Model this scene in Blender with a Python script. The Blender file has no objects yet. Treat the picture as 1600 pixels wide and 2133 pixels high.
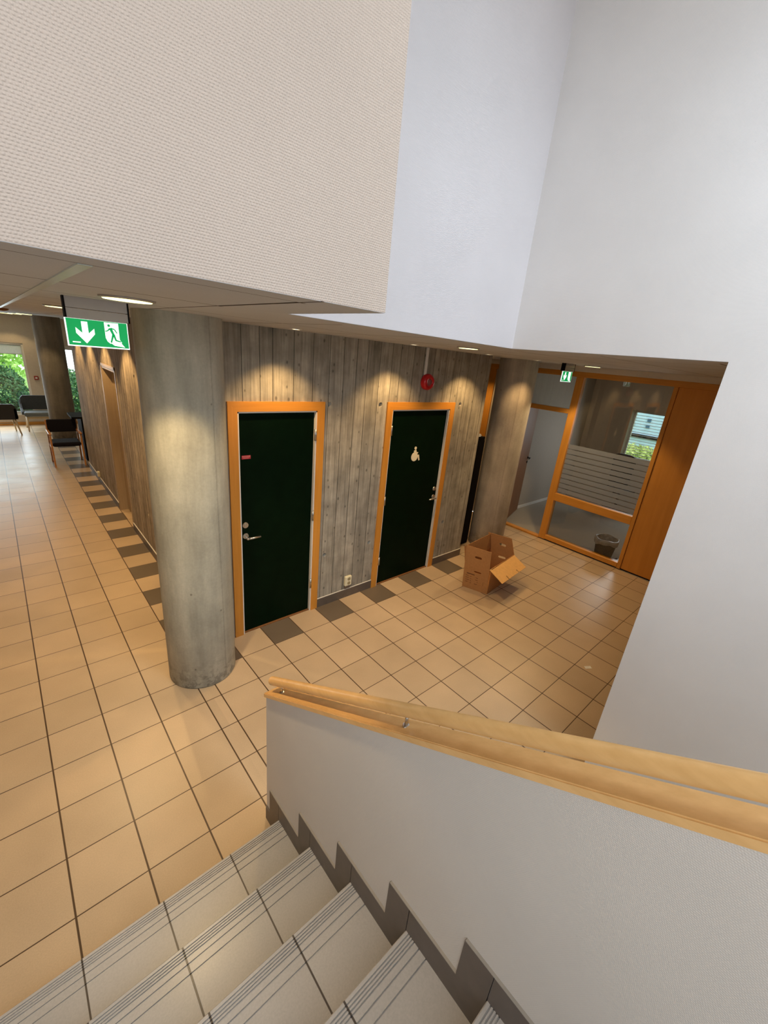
import bpy, bmesh, math, random
from mathutils import Vector, Matrix

random.seed(7)
S = bpy.context.scene
COL = S.collection
PI = math.pi

# ---------------------------------------------------------------- camera
cam_d = bpy.data.cameras.new('camera')
cam = bpy.data.objects.new('camera', cam_d)
COL.objects.link(cam)
cam_d.sensor_fit = 'VERTICAL'
cam_d.sensor_height = 36.0
cam_d.sensor_width = 27.0
cam_d.lens = 868.206 * 36.0 / 2133.0
cam_d.clip_start = 0.02
cam_d.clip_end = 200
RX = (0.74761981, -0.65764903, 0.09253304)
RY = (-0.16642584, -0.32040584, -0.93254627)
RZ = (0.64293628, 0.68179018, -0.34899154)
cam.matrix_world = Matrix(((RX[0], -RY[0], -RZ[0], 0.13556),
                           (RX[1], -RY[1], -RZ[1], -2.52209),
                           (RX[2], -RY[2], -RZ[2], 2.51023),
                           (0, 0, 0, 1)))
S.camera = cam

# ---------------------------------------------------------------- view
S.view_settings.view_transform = 'Standard'
S.view_settings.look = 'None'
S.view_settings.exposure = 0.0
S.view_settings.gamma = 1.0
S.view_settings.use_curve_mapping = False

# ---------------------------------------------------------------- world and daylight
W = bpy.data.worlds.new('sky')
S.world = W
W.use_nodes = True
wn = W.node_tree.nodes
bg = wn['Background']
bg.inputs[0].default_value = (0.86, 0.95, 1.0, 1)
bg.inputs[1].default_value = 3.0


def lamp(name, kind, loc, energy, color, parent=None, size=0.1, aim=None, spot=None, blend=0.3, sizey=None):
    d = bpy.data.lights.new(name, kind)
    d.energy = energy
    d.color = color
    if kind == 'AREA':
        if sizey:
            d.shape = 'RECTANGLE'; d.size = size; d.size_y = sizey
        else:
            d.shape = 'DISK'; d.size = size
    else:
        d.shadow_soft_size = size
    if kind == 'SPOT':
        d.spot_size = math.radians(spot); d.spot_blend = blend
    o = bpy.data.objects.new(name, d)
    COL.objects.link(o)
    o.location = loc
    if aim is not None:
        v = Vector(aim) - Vector(loc)
        o.rotation_euler = v.to_track_quat('-Z', 'Y').to_euler()
    if parent is not None:
        o.parent = parent
        o.location = Vector(loc) - parent.location
    return o


# added area lamps for assumed stairwell daylight
SKY_COL = (0.78, 0.88, 1.0)
lamp('assumed_overhead_light', 'AREA', (1.95, -3.6, 4.22), 66, (0.70, 0.85, 1.0), size=1.1, sizey=2.0, aim=(1.95, -3.6, 0))  # added lamp below the closed stairwell ceiling; daylight from above is assumed
lamp('assumed_rear_light', 'AREA', (1.2, -5.7, 3.2), 36, SKY_COL, size=2.6, sizey=1.8, aim=(1.2, 0, 3.0))  # added lamp before the solid rear wall; daylight from behind is assumed
lamp('assumed_side_light', 'AREA', (-1.40, -3.5, 3.1), 54, SKY_COL, size=2.6, sizey=1.8, aim=(2.6, -3.3, 3.1))  # added lamp at the windowless left wall, brightens right wall and parapet
# daylight through the lounge window, the desk window and the office window
lamp('lounge_daylight', 'AREA', (-0.25, 11.45, 1.0), 55, (0.76, 0.89, 1.0), size=1.7, sizey=1.3, aim=(-0.25, 5, 0.2))
lamp('office_daylight', 'AREA', (9.30, -0.1, 1.5), 18, (0.90, 0.95, 1.0), size=1.0, sizey=0.85, aim=(5.0, -0.4, 0.6))

WARM = (1.0, 0.64, 0.28)
LAMPC = (1.0, 0.74, 0.40)

# ---------------------------------------------------------------- material tools


class NB:
    def __init__(s, name):
        s.m = bpy.data.materials.new(name)
        s.m.use_nodes = True
        s.n = s.m.node_tree.nodes
        s.l = s.m.node_tree.links
        s.p = s.n['Principled BSDF']

    def new(s, t, **k):
        n = s.n.new(t)
        for a, v in k.items():
            setattr(n, a, v)
        return n

    def put(s, sock, v):
        if isinstance(v, bpy.types.NodeSocket):
            s.l.new(v, sock)
        elif v is not None:
            if isinstance(v, (tuple, list)) and len(v) == 3 and sock.type == 'RGBA':
                v = (*v, 1)
            sock.default_value = v

    def math(s, op, a, b=None, c=None, clamp=False):
        n = s.new('ShaderNodeMath', operation=op, use_clamp=clamp)
        s.put(n.inputs[0], a)
        if b is not None: s.put(n.inputs[1], b)
        if c is not None: s.put(n.inputs[2], c)
        return n.outputs[0]

    def xyz(s, world=True):
        if world:
            g = s.new('ShaderNodeNewGeometry').outputs['Position']
        else:
            g = s.new('ShaderNodeTexCoord').outputs['Object']
        x = s.new('ShaderNodeSeparateXYZ'); s.l.new(g, x.inputs[0])
        s.pos = g
        return x.outputs[0], x.outputs[1], x.outputs[2]

    def comb(s, x, y, z):
        n = s.new('ShaderNodeCombineXYZ')
        for i, v in enumerate((x, y, z)): s.put(n.inputs[i], v)
        return n.outputs[0]

    def noise(s, vec=None, scale=5, detail=2, rough=0.5, color=False):
        n = s.new('ShaderNodeTexNoise')
        if vec is not None: s.l.new(vec, n.inputs['Vector'])
        n.inputs['Scale'].default_value = scale
        n.inputs['Detail'].default_value = detail
        n.inputs['Roughness'].default_value = rough
        return n.outputs[1 if color else 0]

    def ramp(s, f, a, b, va=0.0, vb=1.0):
        n = s.new('ShaderNodeMapRange')
        s.put(n.inputs[0], f)
        n.inputs[1].default_value = a; n.inputs[2].default_value = b
        n.inputs[3].default_value = va; n.inputs[4].default_value = vb
        return n.outputs[0]

    def mix(s, f, a, b, mode='MIX'):
        n = s.new('ShaderNodeMix', data_type='RGBA', blend_type=mode)
        s.put(n.inputs[0], f); s.put(n.inputs[6], a); s.put(n.inputs[7], b)
        return n.outputs[2]

    def bump(s, h, strength=0.3, dist=0.002):
        n = s.new('ShaderNodeBump')
        n.inputs['Strength'].default_value = strength
        n.inputs['Distance'].default_value = dist
        s.l.new(h, n.inputs['Height'])
        s.l.new(n.outputs[0], s.p.inputs['Normal'])

    def base(s, c, rough=0.5, metal=0.0, spec=None):
        s.put(s.p.inputs['Base Color'], c)
        s.put(s.p.inputs['Roughness'], rough)
        s.p.inputs['Metallic'].default_value = metal
        if spec is not None: s.p.inputs['Specular IOR Level'].default_value = spec
        return s.m


def plain(name, c, rough=0.5, metal=0.0, var=0.06, scale=30, bump=0.0, spec=None):
    b = NB(name)
    x, y, z = b.xyz(False)
    f = b.ramp(b.noise(b.pos, scale, 3), 0.3, 0.7, 1 - var, 1 + var)
    col = b.mix(1.0, c, b.comb(f, f, f), 'MULTIPLY')
    m = b.base(col, rough, metal, spec)
    if bump: b.bump(b.noise(b.pos, scale * 4, 2), bump, 0.002)
    return m


def emit(name, c, strength):
    b = NB(name)
    x, y, z = b.xyz(False)
    f = b.ramp(b.noise(b.pos, 20, 1), 0.3, 0.7, 0.97, 1.03)
    b.put(b.p.inputs['Base Color'], c)
    b.put(b.p.inputs['Emission Color'], c)
    b.put(b.p.inputs['Emission Strength'], b.math('MULTIPLY', f, strength))
    return b.m


def tile_material(name, steps=False):
    b = NB(name)
    x, y, z = b.xyz()
    P = 0.30
    right = b.math('GREATER_THAN', x, 0.958)
    notcorr = b.math('SUBTRACT', 1.0, b.math('MULTIPLY', b.math('GREATER_THAN', y, 0.6), b.math('LESS_THAN', x, 1.4)))
    sel = b.math('MULTIPLY', right, notcorr)
    off = b.math('MULTIPLY', sel, 1.016)
    if steps:
        xs = b.math('SUBTRACT', x, 0.006)
    else:
        xs = b.math('SUBTRACT', x, off)
    mx = b.math('FLOORED_MODULO', xs, P)
    dx = b.math('MINIMUM', mx, b.math('SUBTRACT', P, mx))
    ix = b.math('FLOOR', b.math('DIVIDE', xs, P))
    iy = b.math('FLOOR', b.math('DIVIDE', y, P))
    gx = b.ramp(dx, 0.0034, 0.0048, 1, 0)
    if steps:
        g = b.ramp(dx, 0.0024, 0.0036, 1, 0)
        iy = b.math('FLOOR', b.math('MULTIPLY', z, 5.65))
    else:
        my = b.math('FLOORED_MODULO', y, P)
        dy = b.math('MINIMUM', my, b.math('SUBTRACT', P, my))
        gy = b.ramp(dy, 0.0022, 0.0034, 1, 0)
        g = b.math('MAXIMUM', gx, gy)
    wn_ = b.new('ShaderNodeTexWhiteNoise', noise_dimensions='2D')
    b.l.new(b.comb(b.math('ADD', ix, b.math('MULTIPLY', sel, 40)), iy, 0), wn_.inputs[0])
    tv = b.ramp(wn_.outputs[0], 0, 1, 0.93, 1.06)
    n1 = b.noise(b.pos, 3.0, 4)
    n2 = b.noise(b.pos, 160, 2)
    v = b.math('MULTIPLY', tv, b.math('MULTIPLY', b.ramp(n1, 0.3, 0.7, 0.93, 1.06), b.ramp(n2, 0.3, 0.7, 0.95, 1.05)))
    light = b.mix(1.0, (0.45, 0.42, 0.39) if steps else (0.55, 0.405, 0.258), b.comb(v, v, v), 'MULTIPLY')
    if steps:
        col = b.mix(g, light, (0.075, 0.058, 0.045))
    else:
        oddy = b.math('FLOORED_MODULO', iy, 2.0)
        corr = b.math('MULTIPLY', b.math('MULTIPLY', b.math('GREATER_THAN', x, 0.9), b.math('LESS_THAN', x, 1.21)),
                      b.math('MULTIPLY', b.math('GREATER_THAN', y, 0.6), oddy))
        evenx = b.math('SUBTRACT', 1.0, b.math('FLOORED_MODULO', ix, 2.0))
        front = b.math('MULTIPLY', b.math('MULTIPLY', b.math('GREATER_THAN', y, 0.3), b.math('LESS_THAN', y, 0.6)),
                       b.math('MULTIPLY', b.math('GREATER_THAN', x, 1.016), evenx))
        front = b.math('MULTIPLY', front, b.math('LESS_THAN', x, 4.62))
        dark = b.math('MAXIMUM', corr, front, clamp=True)
        dcol = b.mix(1.0, (0.15, 0.115, 0.08), b.comb(v, v, v), 'MULTIPLY')
        c2 = b.mix(dark, light, dcol)
        gk = b.math('MULTIPLY', g, b.math('SUBTRACT', 1.0, b.math('MULTIPLY', dark, 0.3)))
        col = b.mix(gk, c2, (0.075, 0.040, 0.018))
    rough = b.ramp(n1, 0.2, 0.8, 0.30, 0.42)
    b.base(col, rough, spec=0.45)
    h = b.math('SUBTRACT', b.math('MULTIPLY', n2, 0.15), g)
    b.bump(h, 0.35, 0.0015)
    return b.m


def board_concrete(name, axis, tint=(0.37, 0.335, 0.27), lo=0.86, jw=0.028, freq=6.6):
    b = NB(name)
    x, y, z = b.xyz()
    u = x if axis == 'x' else y
    w = b.math('ADD', b.math('MULTIPLY', u, freq), 0.21)
    v1 = b.new('ShaderNodeTexVoronoi', voronoi_dimensions='1D', feature='DISTANCE_TO_EDGE'); b.put(v1.inputs['W'], w); v1.inputs['Scale'].default_value = 1
    v2 = b.new('ShaderNodeTexVoronoi', voronoi_dimensions='1D', feature='F1'); b.put(v2.inputs['W'], w); v2.inputs['Scale'].default_value = 1
    rnd = b.new('ShaderNodeSeparateColor'); b.l.new(v2.outputs['Color'], rnd.inputs[0])
    r1, r2 = rnd.outputs[0], rnd.outputs[1]
    joint = b.ramp(v1.outputs['Distance'], 0.006, jw, 1, 0)
    zz = b.math('ADD', z, b.math('MULTIPLY', r1, 9.0))
    grain = b.noise(b.comb(b.math('MULTIPLY', u, 70), b.math('MULTIPLY', zz, 2.6), r2), 1.0, 4, 0.6)
    streak = b.noise(b.comb(b.math('MULTIPLY', u, 14), b.math('MULTIPLY', zz, 0.9), 3), 1.0, 4, 0.6)
    blot = b.noise(b.pos, 7.0, 5, 0.6)
    kn = b.new('ShaderNodeTexVoronoi', voronoi_dimensions='2D', feature='F1')
    b.l.new(b.comb(b.math('MULTIPLY', u, 9.0), b.math('MULTIPLY', zz, 6.0), 0), kn.inputs['Vector']); kn.inputs['Scale'].default_value = 1
    ks = b.new('ShaderNodeSeparateColor'); b.l.new(kn.outputs['Color'], ks.inputs[0])
    krad = b.ramp(ks.outputs[0], 0.3, 1.0, 0.0, 0.085)
    knot = b.ramp(b.math('SUBTRACT', kn.outputs['Distance'], krad), -0.03, 0.04, 1, 0)
    knot = b.math('MULTIPLY', knot, b.math('GREATER_THAN', ks.outputs[0], 0.45))
    v = b.ramp(r1, 0, 1, lo, 1.08)
    v = b.math('MULTIPLY', v, b.ramp(grain, 0.3, 0.7, 0.74, 1.20))
    v = b.math('MULTIPLY', v, b.ramp(streak, 0.3, 0.7, 0.72, 1.22))
    v = b.math('MULTIPLY', v, b.ramp(blot, 0.3, 0.7, 0.78, 1.18))
    v = b.math('MULTIPLY', v, b.math('SUBTRACT', 1.0, b.math('MULTIPLY', knot, 0.5)))
    v = b.math('MULTIPLY', v, b.math('SUBTRACT', 1.0, b.math('MULTIPLY', joint, 0.62)))
    col = b.mix(1.0, tint, b.comb(v, v, v), 'MULTIPLY')
    b.base(col, 0.85, spec=0.2)
    h = b.math('ADD', b.math('MULTIPLY', grain, 0.5), b.math('MULTIPLY', r2, 1.2))
    h = b.math('SUBTRACT', h, b.math('ADD', b.math('MULTIPLY', joint, 1.5), b.math('MULTIPLY', knot, 0.4)))
    b.bump(h, 0.8, 0.004)
    return b.m


def smooth_concrete(name, tint=(0.36, 0.33, 0.28), seam=0.0):
    b = NB(name)
    x, y, z = b.xyz(False)
    n1 = b.noise(b.pos, 2.2, 5, 0.6)
    n2 = b.noise(b.comb(b.math('MULTIPLY', x, 9), b.math('MULTIPLY', y, 9), b.math('MULTIPLY', z, 1.2)), 1.0, 5, 0.62)
    n3 = b.noise(b.pos, 60, 4, 0.6)
    pv = b.new('ShaderNodeTexVoronoi', feature='F1'); b.l.new(b.pos, pv.inputs['Vector']); pv.inputs['Scale'].default_value = 9
    ps = b.new('ShaderNodeSeparateColor'); b.l.new(pv.outputs['Color'], ps.inputs[0])
    pit = b.math('MULTIPLY', b.ramp(pv.outputs['Distance'], 0.05, 0.09, 1, 0), b.math('GREATER_THAN', ps.outputs[0], 0.72))
    low = b.math('MULTIPLY', b.ramp(z, 0.02, 0.26, 1, 0), b.ramp(b.noise(b.pos, 16, 5, 0.7), 0.46, 0.56, 0, 1))
    v = b.ramp(n1, 0.3, 0.7, 0.78, 1.18)
    v = b.math('MULTIPLY', v, b.ramp(n2, 0.3, 0.7, 0.78, 1.20))
    v = b.math('MULTIPLY', v, b.ramp(n3, 0.25, 0.75, 0.93, 1.07))
    v = b.math('MULTIPLY', v, b.math('SUBTRACT', 1.0, b.math('MULTIPLY', pit, 0.45)))
    v = b.math('MULTIPLY', v, b.math('SUBTRACT', 1.0, b.math('MULTIPLY', low, 0.45)))
    a = b.math('ARCTAN2', y, x)
    d = b.math('ABSOLUTE', b.math('SUBTRACT', a, seam))
    sm = b.ramp(b.math('ADD', d, b.math('MULTIPLY', n3, 0.02)), 0.02, 0.045, 1, 0)
    v = b.math('MULTIPLY', v, b.math('SUBTRACT', 1.0, b.math('MULTIPLY', sm, 0.16)))
    col = b.mix(1.0, tint, b.comb(v, v, v), 'MULTIPLY')
    b.base(col, 0.75, spec=0.25)
    b.bump(b.math('SUBTRACT', b.math('MULTIPLY', n3, 0.6), b.math('ADD', pit, sm)), 0.35, 0.003)
    return b.m


def wallpaper(name, c, px, pz, axis, strength, dist=0.0012, dirt=0.03):
    """woven glass-fibre wallpaper: rows of small threads"""
    b = NB(name)
    x, y, z = b.xyz()
    u = x if axis == 'x' else y
    wob = b.math('MULTIPLY', b.noise(b.pos, 60, 3, 0.6), 0.8)
    row = b.math('ADD', b.math('DIVIDE', z, pz), b.math('MULTIPLY', wob, 0.5))
    ri = b.math('FLOOR', row)
    rr = b.math('SINE', b.math('MULTIPLY', b.math('FLOORED_MODULO', row, 1.0), PI))
    cc = b.math('ADD', b.math('ADD', b.math('DIVIDE', u, px), b.math('MULTIPLY', ri, 0.5)), wob)
    cs = b.math('ADD', 0.5, b.math('MULTIPLY', b.math('SINE', b.math('MULTIPLY', cc, 2 * PI)), 0.5))
    n = b.noise(b.pos, 300, 2)
    h = b.math('ADD', b.math('MULTIPLY', rr, b.math('ADD', 0.25, b.math('MULTIPLY', cs, 0.75))), b.math('MULTIPLY', n, 0.35))
    sp = b.noise(b.pos, 55, 3, 0.7)
    spots = b.ramp(sp, 0.73, 0.77, 0, 1)
    v = b.math('MULTIPLY', b.ramp(b.noise(b.pos, 2.5, 3), 0.3, 0.7, 1 - dirt, 1 + dirt), b.math('SUBTRACT', 1.0, b.math('MULTIPLY', spots, 0.12)))
    v = b.math('MULTIPLY', v, b.ramp(h, 0.0, 1.1, 1 - 0.10 * strength, 1 + 0.03 * strength))
    col = b.mix(1.0, c, b.comb(v, v, v), 'MULTIPLY')
    b.base(col, 0.75, spec=0.2)
    b.bump(h, strength, dist)
    return b.m


def wood(name, c1, c2, axis='x', rough=0.35, scale=1.0):
    b = NB(name)
    x, y, z = b.xyz()
    s_ = {'x': (2.0, 40, 40), 'y': (40, 2.0, 40), 'z': (40, 40, 2.0)}[axis]
    vec = b.comb(b.math('MULTIPLY', x, s_[0] * scale), b.math('MULTIPLY', y, s_[1] * scale), b.math('MULTIPLY', z, s_[2] * scale))
    n = b.noise(vec, 1.0, 4, 0.6)
    n2 = b.noise(b.pos, 3.0, 2)
    f = b.math('ADD', b.math('MULTIPLY', n, 0.75), b.math('MULTIPLY', n2, 0.25))
    col = b.mix(b.ramp(f, 0.3, 0.7), c1, c2)
    b.base(col, rough, spec=0.4)
    b.bump(n, 0.08, 0.001)
    return b.m


def ceiling_material(name):
    b = NB(name)
    x, y, z = b.xyz()
    my = b.math('FLOORED_MODULO', b.math('ADD', y, 0.16), 0.60)
    dy = b.math('MINIMUM', my, b.math('SUBTRACT', 0.60, my))
    mx = b.math('FLOORED_MODULO', b.math('SUBTRACT', x, 0.22), 0.60)
    dx = b.math('MINIMUM', mx, b.math('SUBTRACT', 0.60, mx))
    gx = b.math('MULTIPLY', b.ramp(dx, 0.0040, 0.0062, 1, 0), b.math('GREATER_THAN', x, 0.5))
    gy = b.ramp(dy, 0.0040, 0.0062, 1, 0)
    g = b.math('MAXIMUM', gx, gy)
    zone = b.math('MULTIPLY', b.math('MULTIPLY', b.math('GREATER_THAN', x, 0.84), b.math('LESS_THAN', x, 2.9)), b.math('LESS_THAN', y, -0.74))
    g = b.math('MULTIPLY', g, b.math('SUBTRACT', 1.0, zone))
    n = b.noise(b.pos, 200, 2)
    v = b.math('MULTIPLY', b.ramp(n, 0.3, 0.7, 0.96, 1.03), b.ramp(b.noise(b.pos, 1.2, 2), 0.3, 0.7, 0.96, 1.04))
    col = b.mix(1.0, (0.58, 0.60, 0.62), b.comb(v, v, v), 'MULTIPLY')
    col = b.mix(g, col, (0.06, 0.04, 0.03))
    b.base(col, 0.9, spec=0.1)
    b.bump(b.math('SUBTRACT', b.math('MULTIPLY', n, 0.2), g), 0.3, 0.002)
    return b.m


def glass(name, tint=(1, 1, 1), refl=0.9):
    """thin window pane: clear, with mirror reflection growing at grazing angles"""
    b = NB(name)
    x, y, z = b.xyz()
    tr = b.new('ShaderNodeBsdfTransparent'); tr.inputs[0].default_value = (*tint, 1)
    gl = b.new('ShaderNodeBsdfGlossy'); gl.inputs[0].default_value = (1, 1, 1, 1); gl.inputs['Roughness'].default_value = 0.0
    fr = b.new('ShaderNodeFresnel'); fr.inputs[0].default_value = 1.5
    mx = b.new('ShaderNodeMixShader')
    b.l.new(b.math('MULTIPLY', fr.outputs[0], refl), mx.inputs[0])
    b.l.new(tr.outputs[0], mx.inputs[1]); b.l.new(gl.outputs[0], mx.inputs[2])
    out = [n for n in b.n if n.type == 'OUTPUT_MATERIAL'][0]
    b.l.new(mx.outputs[0], out.inputs[0])
    b.n.remove(b.p)
    return b.m


def frosted(name, z0, z1, n):
    """frosted film in horizontal stripes on glass"""
    b = NB(name)
    x, y, z = b.xyz()
    step = (z1 - z0) / n
    m = b.math('FLOORED_MODULO', b.math('SUBTRACT', z, z0), step)
    gap = b.math('LESS_THAN', m, 0.011)
    tr = b.new('ShaderNodeBsdfTransparent'); tr.inputs[0].default_value = (0.72, 0.72, 0.72, 1)
    df = b.new('ShaderNodeBsdfDiffuse'); df.inputs[0].default_value = (0.36, 0.34, 0.31, 1)
    tl = b.new('ShaderNodeBsdfTranslucent'); tl.inputs[0].default_value = (0.42, 0.40, 0.37, 1)
    a = b.new('ShaderNodeMixShader'); a.inputs[0].default_value = 0.5
    b.l.new(df.outputs[0], a.inputs[1]); b.l.new(tl.outputs[0], a.inputs[2])
    c = b.new('ShaderNodeMixShader'); c.inputs[0].default_value = 0.88
    b.l.new(tr.outputs[0], c.inputs[1]); b.l.new(a.outputs[0], c.inputs[2])
    tr2 = b.new('ShaderNodeBsdfTransparent')
    d = b.new('ShaderNodeMixShader')
    b.l.new(gap, d.inputs[0]); b.l.new(c.outputs[0], d.inputs[1]); b.l.new(tr2.outputs[0], d.inputs[2])
    out = [k for k in b.n if k.type == 'OUTPUT_MATERIAL'][0]
    b.l.new(d.outputs[0], out.inputs[0])
    b.n.remove(b.p)
    return b.m


M = {}
M['floor'] = tile_material('floor_tiles')
M['step'] = tile_material('step_tiles', True)
M['board_x'] = board_concrete('board_marked_concrete', 'x')
M['board_y'] = board_concrete('board_marked_concrete_corridor', 'y', (0.47, 0.385, 0.28), 0.70, 0.08, 8.5)
M['conc'] = smooth_concrete('smooth_concrete', (0.405, 0.38, 0.30), -1.15)
M['conc2'] = smooth_concrete('smooth_concrete_far', (0.40, 0.345, 0.275), -2.30)
M['conc3'] = smooth_concrete('smooth_concrete_corridor', (0.24, 0.20, 0.15), -2.6)
M['paper_coarse'] = wallpaper('coarse_woven_wallpaper', (0.60, 0.487, 0.40), 0.0072, 0.0058, 'x', 0.85, 0.0019)
M['paper_x'] = wallpaper('fine_woven_wallpaper', (0.74, 0.70, 0.70), 0.0042, 0.0042, 'x', 0.35)
M['paper_y'] = wallpaper('fine_woven_wallpaper_side', (0.80, 0.765, 0.735), 0.0042, 0.0042, 'y', 0.35)
M['paper_half'] = wallpaper('fine_woven_wallpaper_parapet', (0.66, 0.60, 0.53), 0.0045, 0.0045, 'y', 0.5)
M['plaster'] = plain('painted_plaster', (0.70, 0.64, 0.56), 0.8, var=0.02, bump=0.05)
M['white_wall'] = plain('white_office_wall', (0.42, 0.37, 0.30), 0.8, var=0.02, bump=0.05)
M['beige_wall'] = plain('beige_wall', (0.62, 0.52, 0.40), 0.8, var=0.03, bump=0.05)
M['ceiling'] = ceiling_material('ceiling_panels')
M['wood_x'] = wood('beech_x', (0.58, 0.235, 0.030), (0.70, 0.305, 0.050), 'x')
M['wood_y'] = wood('beech_y', (0.58, 0.235, 0.030), (0.70, 0.305, 0.050), 'y')
M['wood_z'] = wood('beech_z', (0.58, 0.235, 0.030), (0.70, 0.305, 0.050), 'z')
M['rail'] = wood('beech_handrail', (0.68, 0.38, 0.135), (0.82, 0.49, 0.195), 'y', 0.3)
M['panel'] = wood('stained_wood_panel', (0.60, 0.235, 0.03), (0.70, 0.29, 0.045), 'z', 0.4, 0.5)
M['brown_door'] = wood('brown_door', (0.20, 0.085, 0.028), (0.27, 0.12, 0.045), 'z', 0.45)
M['beige_door'] = wood('pale_door', (0.40, 0.30, 0.19), (0.47, 0.36, 0.235), 'z', 0.5)
M['green'] = plain('dark_green_laminate', (0.0015, 0.0075, 0.0025), 0.5, var=0.15, scale=8, spec=0.05)
M['white'] = plain('white_paint', (0.75, 0.72, 0.66), 0.5, var=0.02)
M['steel'] = plain('brushed_steel', (0.62, 0.60, 0.56), 0.28, 1.0, var=0.04)
M['dark_metal'] = plain('black_metal', (0.012, 0.010, 0.010), 0.35, 0.3, var=0.1)
M['grey_metal'] = plain('grey_metal', (0.42, 0.38, 0.34), 0.45, 0.4, var=0.03)
M['pale_metal'] = plain('pale_green_grey_metal', (0.58, 0.62, 0.55), 0.35, 0.2, var=0.03)
M['skirt'] = plain('grey_skirting_tile', (0.125, 0.098, 0.078), 0.45, var=0.08, scale=20)
M['grout'] = plain('pale_grey_grout', (0.34, 0.30, 0.25), 0.8)
M['red'] = plain('red_plastic', (0.55, 0.012, 0.015), 0.3, var=0.04)
M['red_dim'] = plain('dull_red_plastic', (0.30, 0.02, 0.01), 0.4, var=0.04)
M['sticker'] = plain('pinkish_red_sticker', (0.42, 0.03, 0.05), 0.4)
M['sticker_text'] = plain('pale_sticker_print', (0.60, 0.28, 0.24), 0.4)
M['cream'] = plain('cream_plastic', (0.80, 0.74, 0.52), 0.35, var=0.02)
M['symbol'] = plain('cream_symbol', (0.85, 0.78, 0.58), 0.4, var=0.01)
M['navy'] = plain('dark_navy_fabric', (0.0045, 0.0035, 0.009), 0.95, var=0.3, scale=200, bump=0.3)
M['char_fab'] = plain('charcoal_fabric', (0.055, 0.058, 0.060), 0.85, var=0.2, scale=120, bump=0.3)
M['char_brown'] = plain('brown_black_fabric', (0.035, 0.028, 0.025), 0.85, var=0.2, scale=120, bump=0.3)
M['seat_top'] = plain('grey_seat_fabric', (0.16, 0.18, 0.185), 0.7, var=0.2, scale=120)
M['pale_wood'] = plain('pale_wood_leg', (0.62, 0.46, 0.26), 0.4, var=0.08)
M['chair_wood'] = plain('orange_wood_frame', (0.58, 0.26, 0.07), 0.3, var=0.1)
M['card_out'] = plain('cardboard_outside', (0.40, 0.19, 0.075), 0.85, var=0.05, bump=0.1)
M['card_in'] = plain('cardboard_inside', (0.78, 0.44, 0.15), 0.85, var=0.05, bump=0.1)
M['print'] = plain('brown_print', (0.10, 0.035, 0.015), 0.8)
M['black'] = plain('black_plastic', (0.006, 0.005, 0.005), 0.7, var=0.2, spec=0.1)
M['bag'] = plain('translucent_bin_bag', (0.42, 0.36, 0.29), 0.35, var=0.25, scale=25, bump=0.5)
M['carpet'] = plain('grey_carpet', (0.34, 0.30, 0.24), 0.95, var=0.15, scale=150, bump=0.4)
M['paper_white'] = plain('white_paper', (0.85, 0.82, 0.76), 0.7)
M['glass'] = glass('window_glass', (0.97, 0.98, 0.98))
M['glass_dim'] = glass('partition_glass', (0.90, 0.90, 0.88), 1.0)
def blind_mat(name):
    b = NB(name)
    x, y, z = b.xyz(False)
    f = b.ramp(b.noise(b.pos, 60, 2), 0.3, 0.7, 0.8, 0.88)
    df = b.new('ShaderNodeBsdfDiffuse'); b.l.new(b.comb(f, f, f), df.inputs[0])
    tl = b.new('ShaderNodeBsdfTranslucent'); b.l.new(b.comb(f, f, f), tl.inputs[0])
    mx = b.new('ShaderNodeMixShader'); mx.inputs[0].default_value = 0.55
    b.l.new(df.outputs[0], mx.inputs[1]); b.l.new(tl.outputs[0], mx.inputs[2])
    out = [k for k in b.n if k.type == 'OUTPUT_MATERIAL'][0]
    b.l.new(mx.outputs[0], out.inputs[0]); b.n.remove(b.p)
    return b.m


M['blind'] = blind_mat('thin_white_blind_cloth')
M['frost'] = frosted('frosted_film', 0.80, 1.55, 10)
M['sign_green'] = emit('lit_green_sign', (0.0, 0.30, 0.075), 0.95)
M['sign_white'] = emit('lit_white_symbol', (0.95, 1.0, 0.97), 1.25)
M['diffuser'] = emit('lit_diffuser', (1.0, 0.93, 0.42), 2.4)
M['bulb'] = emit('lit_halogen', (1.0, 0.86, 0.55), 5.0)
M['grass'] = plain('lawn', (0.20, 0.36, 0.06), 0.9, var=0.3, scale=6)
M['facade'] = plain('pale_blue_facade', (0.45, 0.62, 0.75), 0.8, var=0.05)
M['blue_dark'] = plain('blue_window_glass', (0.05, 0.12, 0.20), 0.2)


def leaf_mat(name, c1, c2, c3):
    b = NB(name)
    x, y, z = b.xyz()
    n = b.noise(b.pos, 2.2, 3)
    n2 = b.noise(b.pos, 14, 2)
    col = b.mix(b.ramp(n, 0.35, 0.65), c1, c2)
    col = b.mix(b.ramp(n2, 0.58, 0.72), col, c3)
    b.base(col, 0.6, spec=0.3)
    return b.m


M['leaf'] = leaf_mat('hedge_leaves', (0.03, 0.10, 0.035), (0.07, 0.20, 0.07), (0.26, 0.34, 0.12))
M['leaf_light'] = leaf_mat('bright_leaves', (0.34, 0.62, 0.12), (0.60, 0.85, 0.25), (0.85, 0.95, 0.50))
M['leaf_yellow'] = leaf_mat('yellow_green_leaves', (0.36, 0.48, 0.10), (0.50, 0.58, 0.18), (0.62, 0.68, 0.35))

# ---------------------------------------------------------------- mesh tools


def box(bm, x0, x1, y0, y1, z0, z1):
    vs = [bm.verts.new((x, y, z)) for z in (z0, z1) for y in (y0, y1) for x in (x0, x1)]
    for f in ((0, 2, 3, 1), (4, 5, 7, 6), (0, 1, 5, 4), (2, 6, 7, 3), (0, 4, 6, 2), (1, 3, 7, 5)):
        bm.faces.new([vs[i] for i in f])
    return vs


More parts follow.
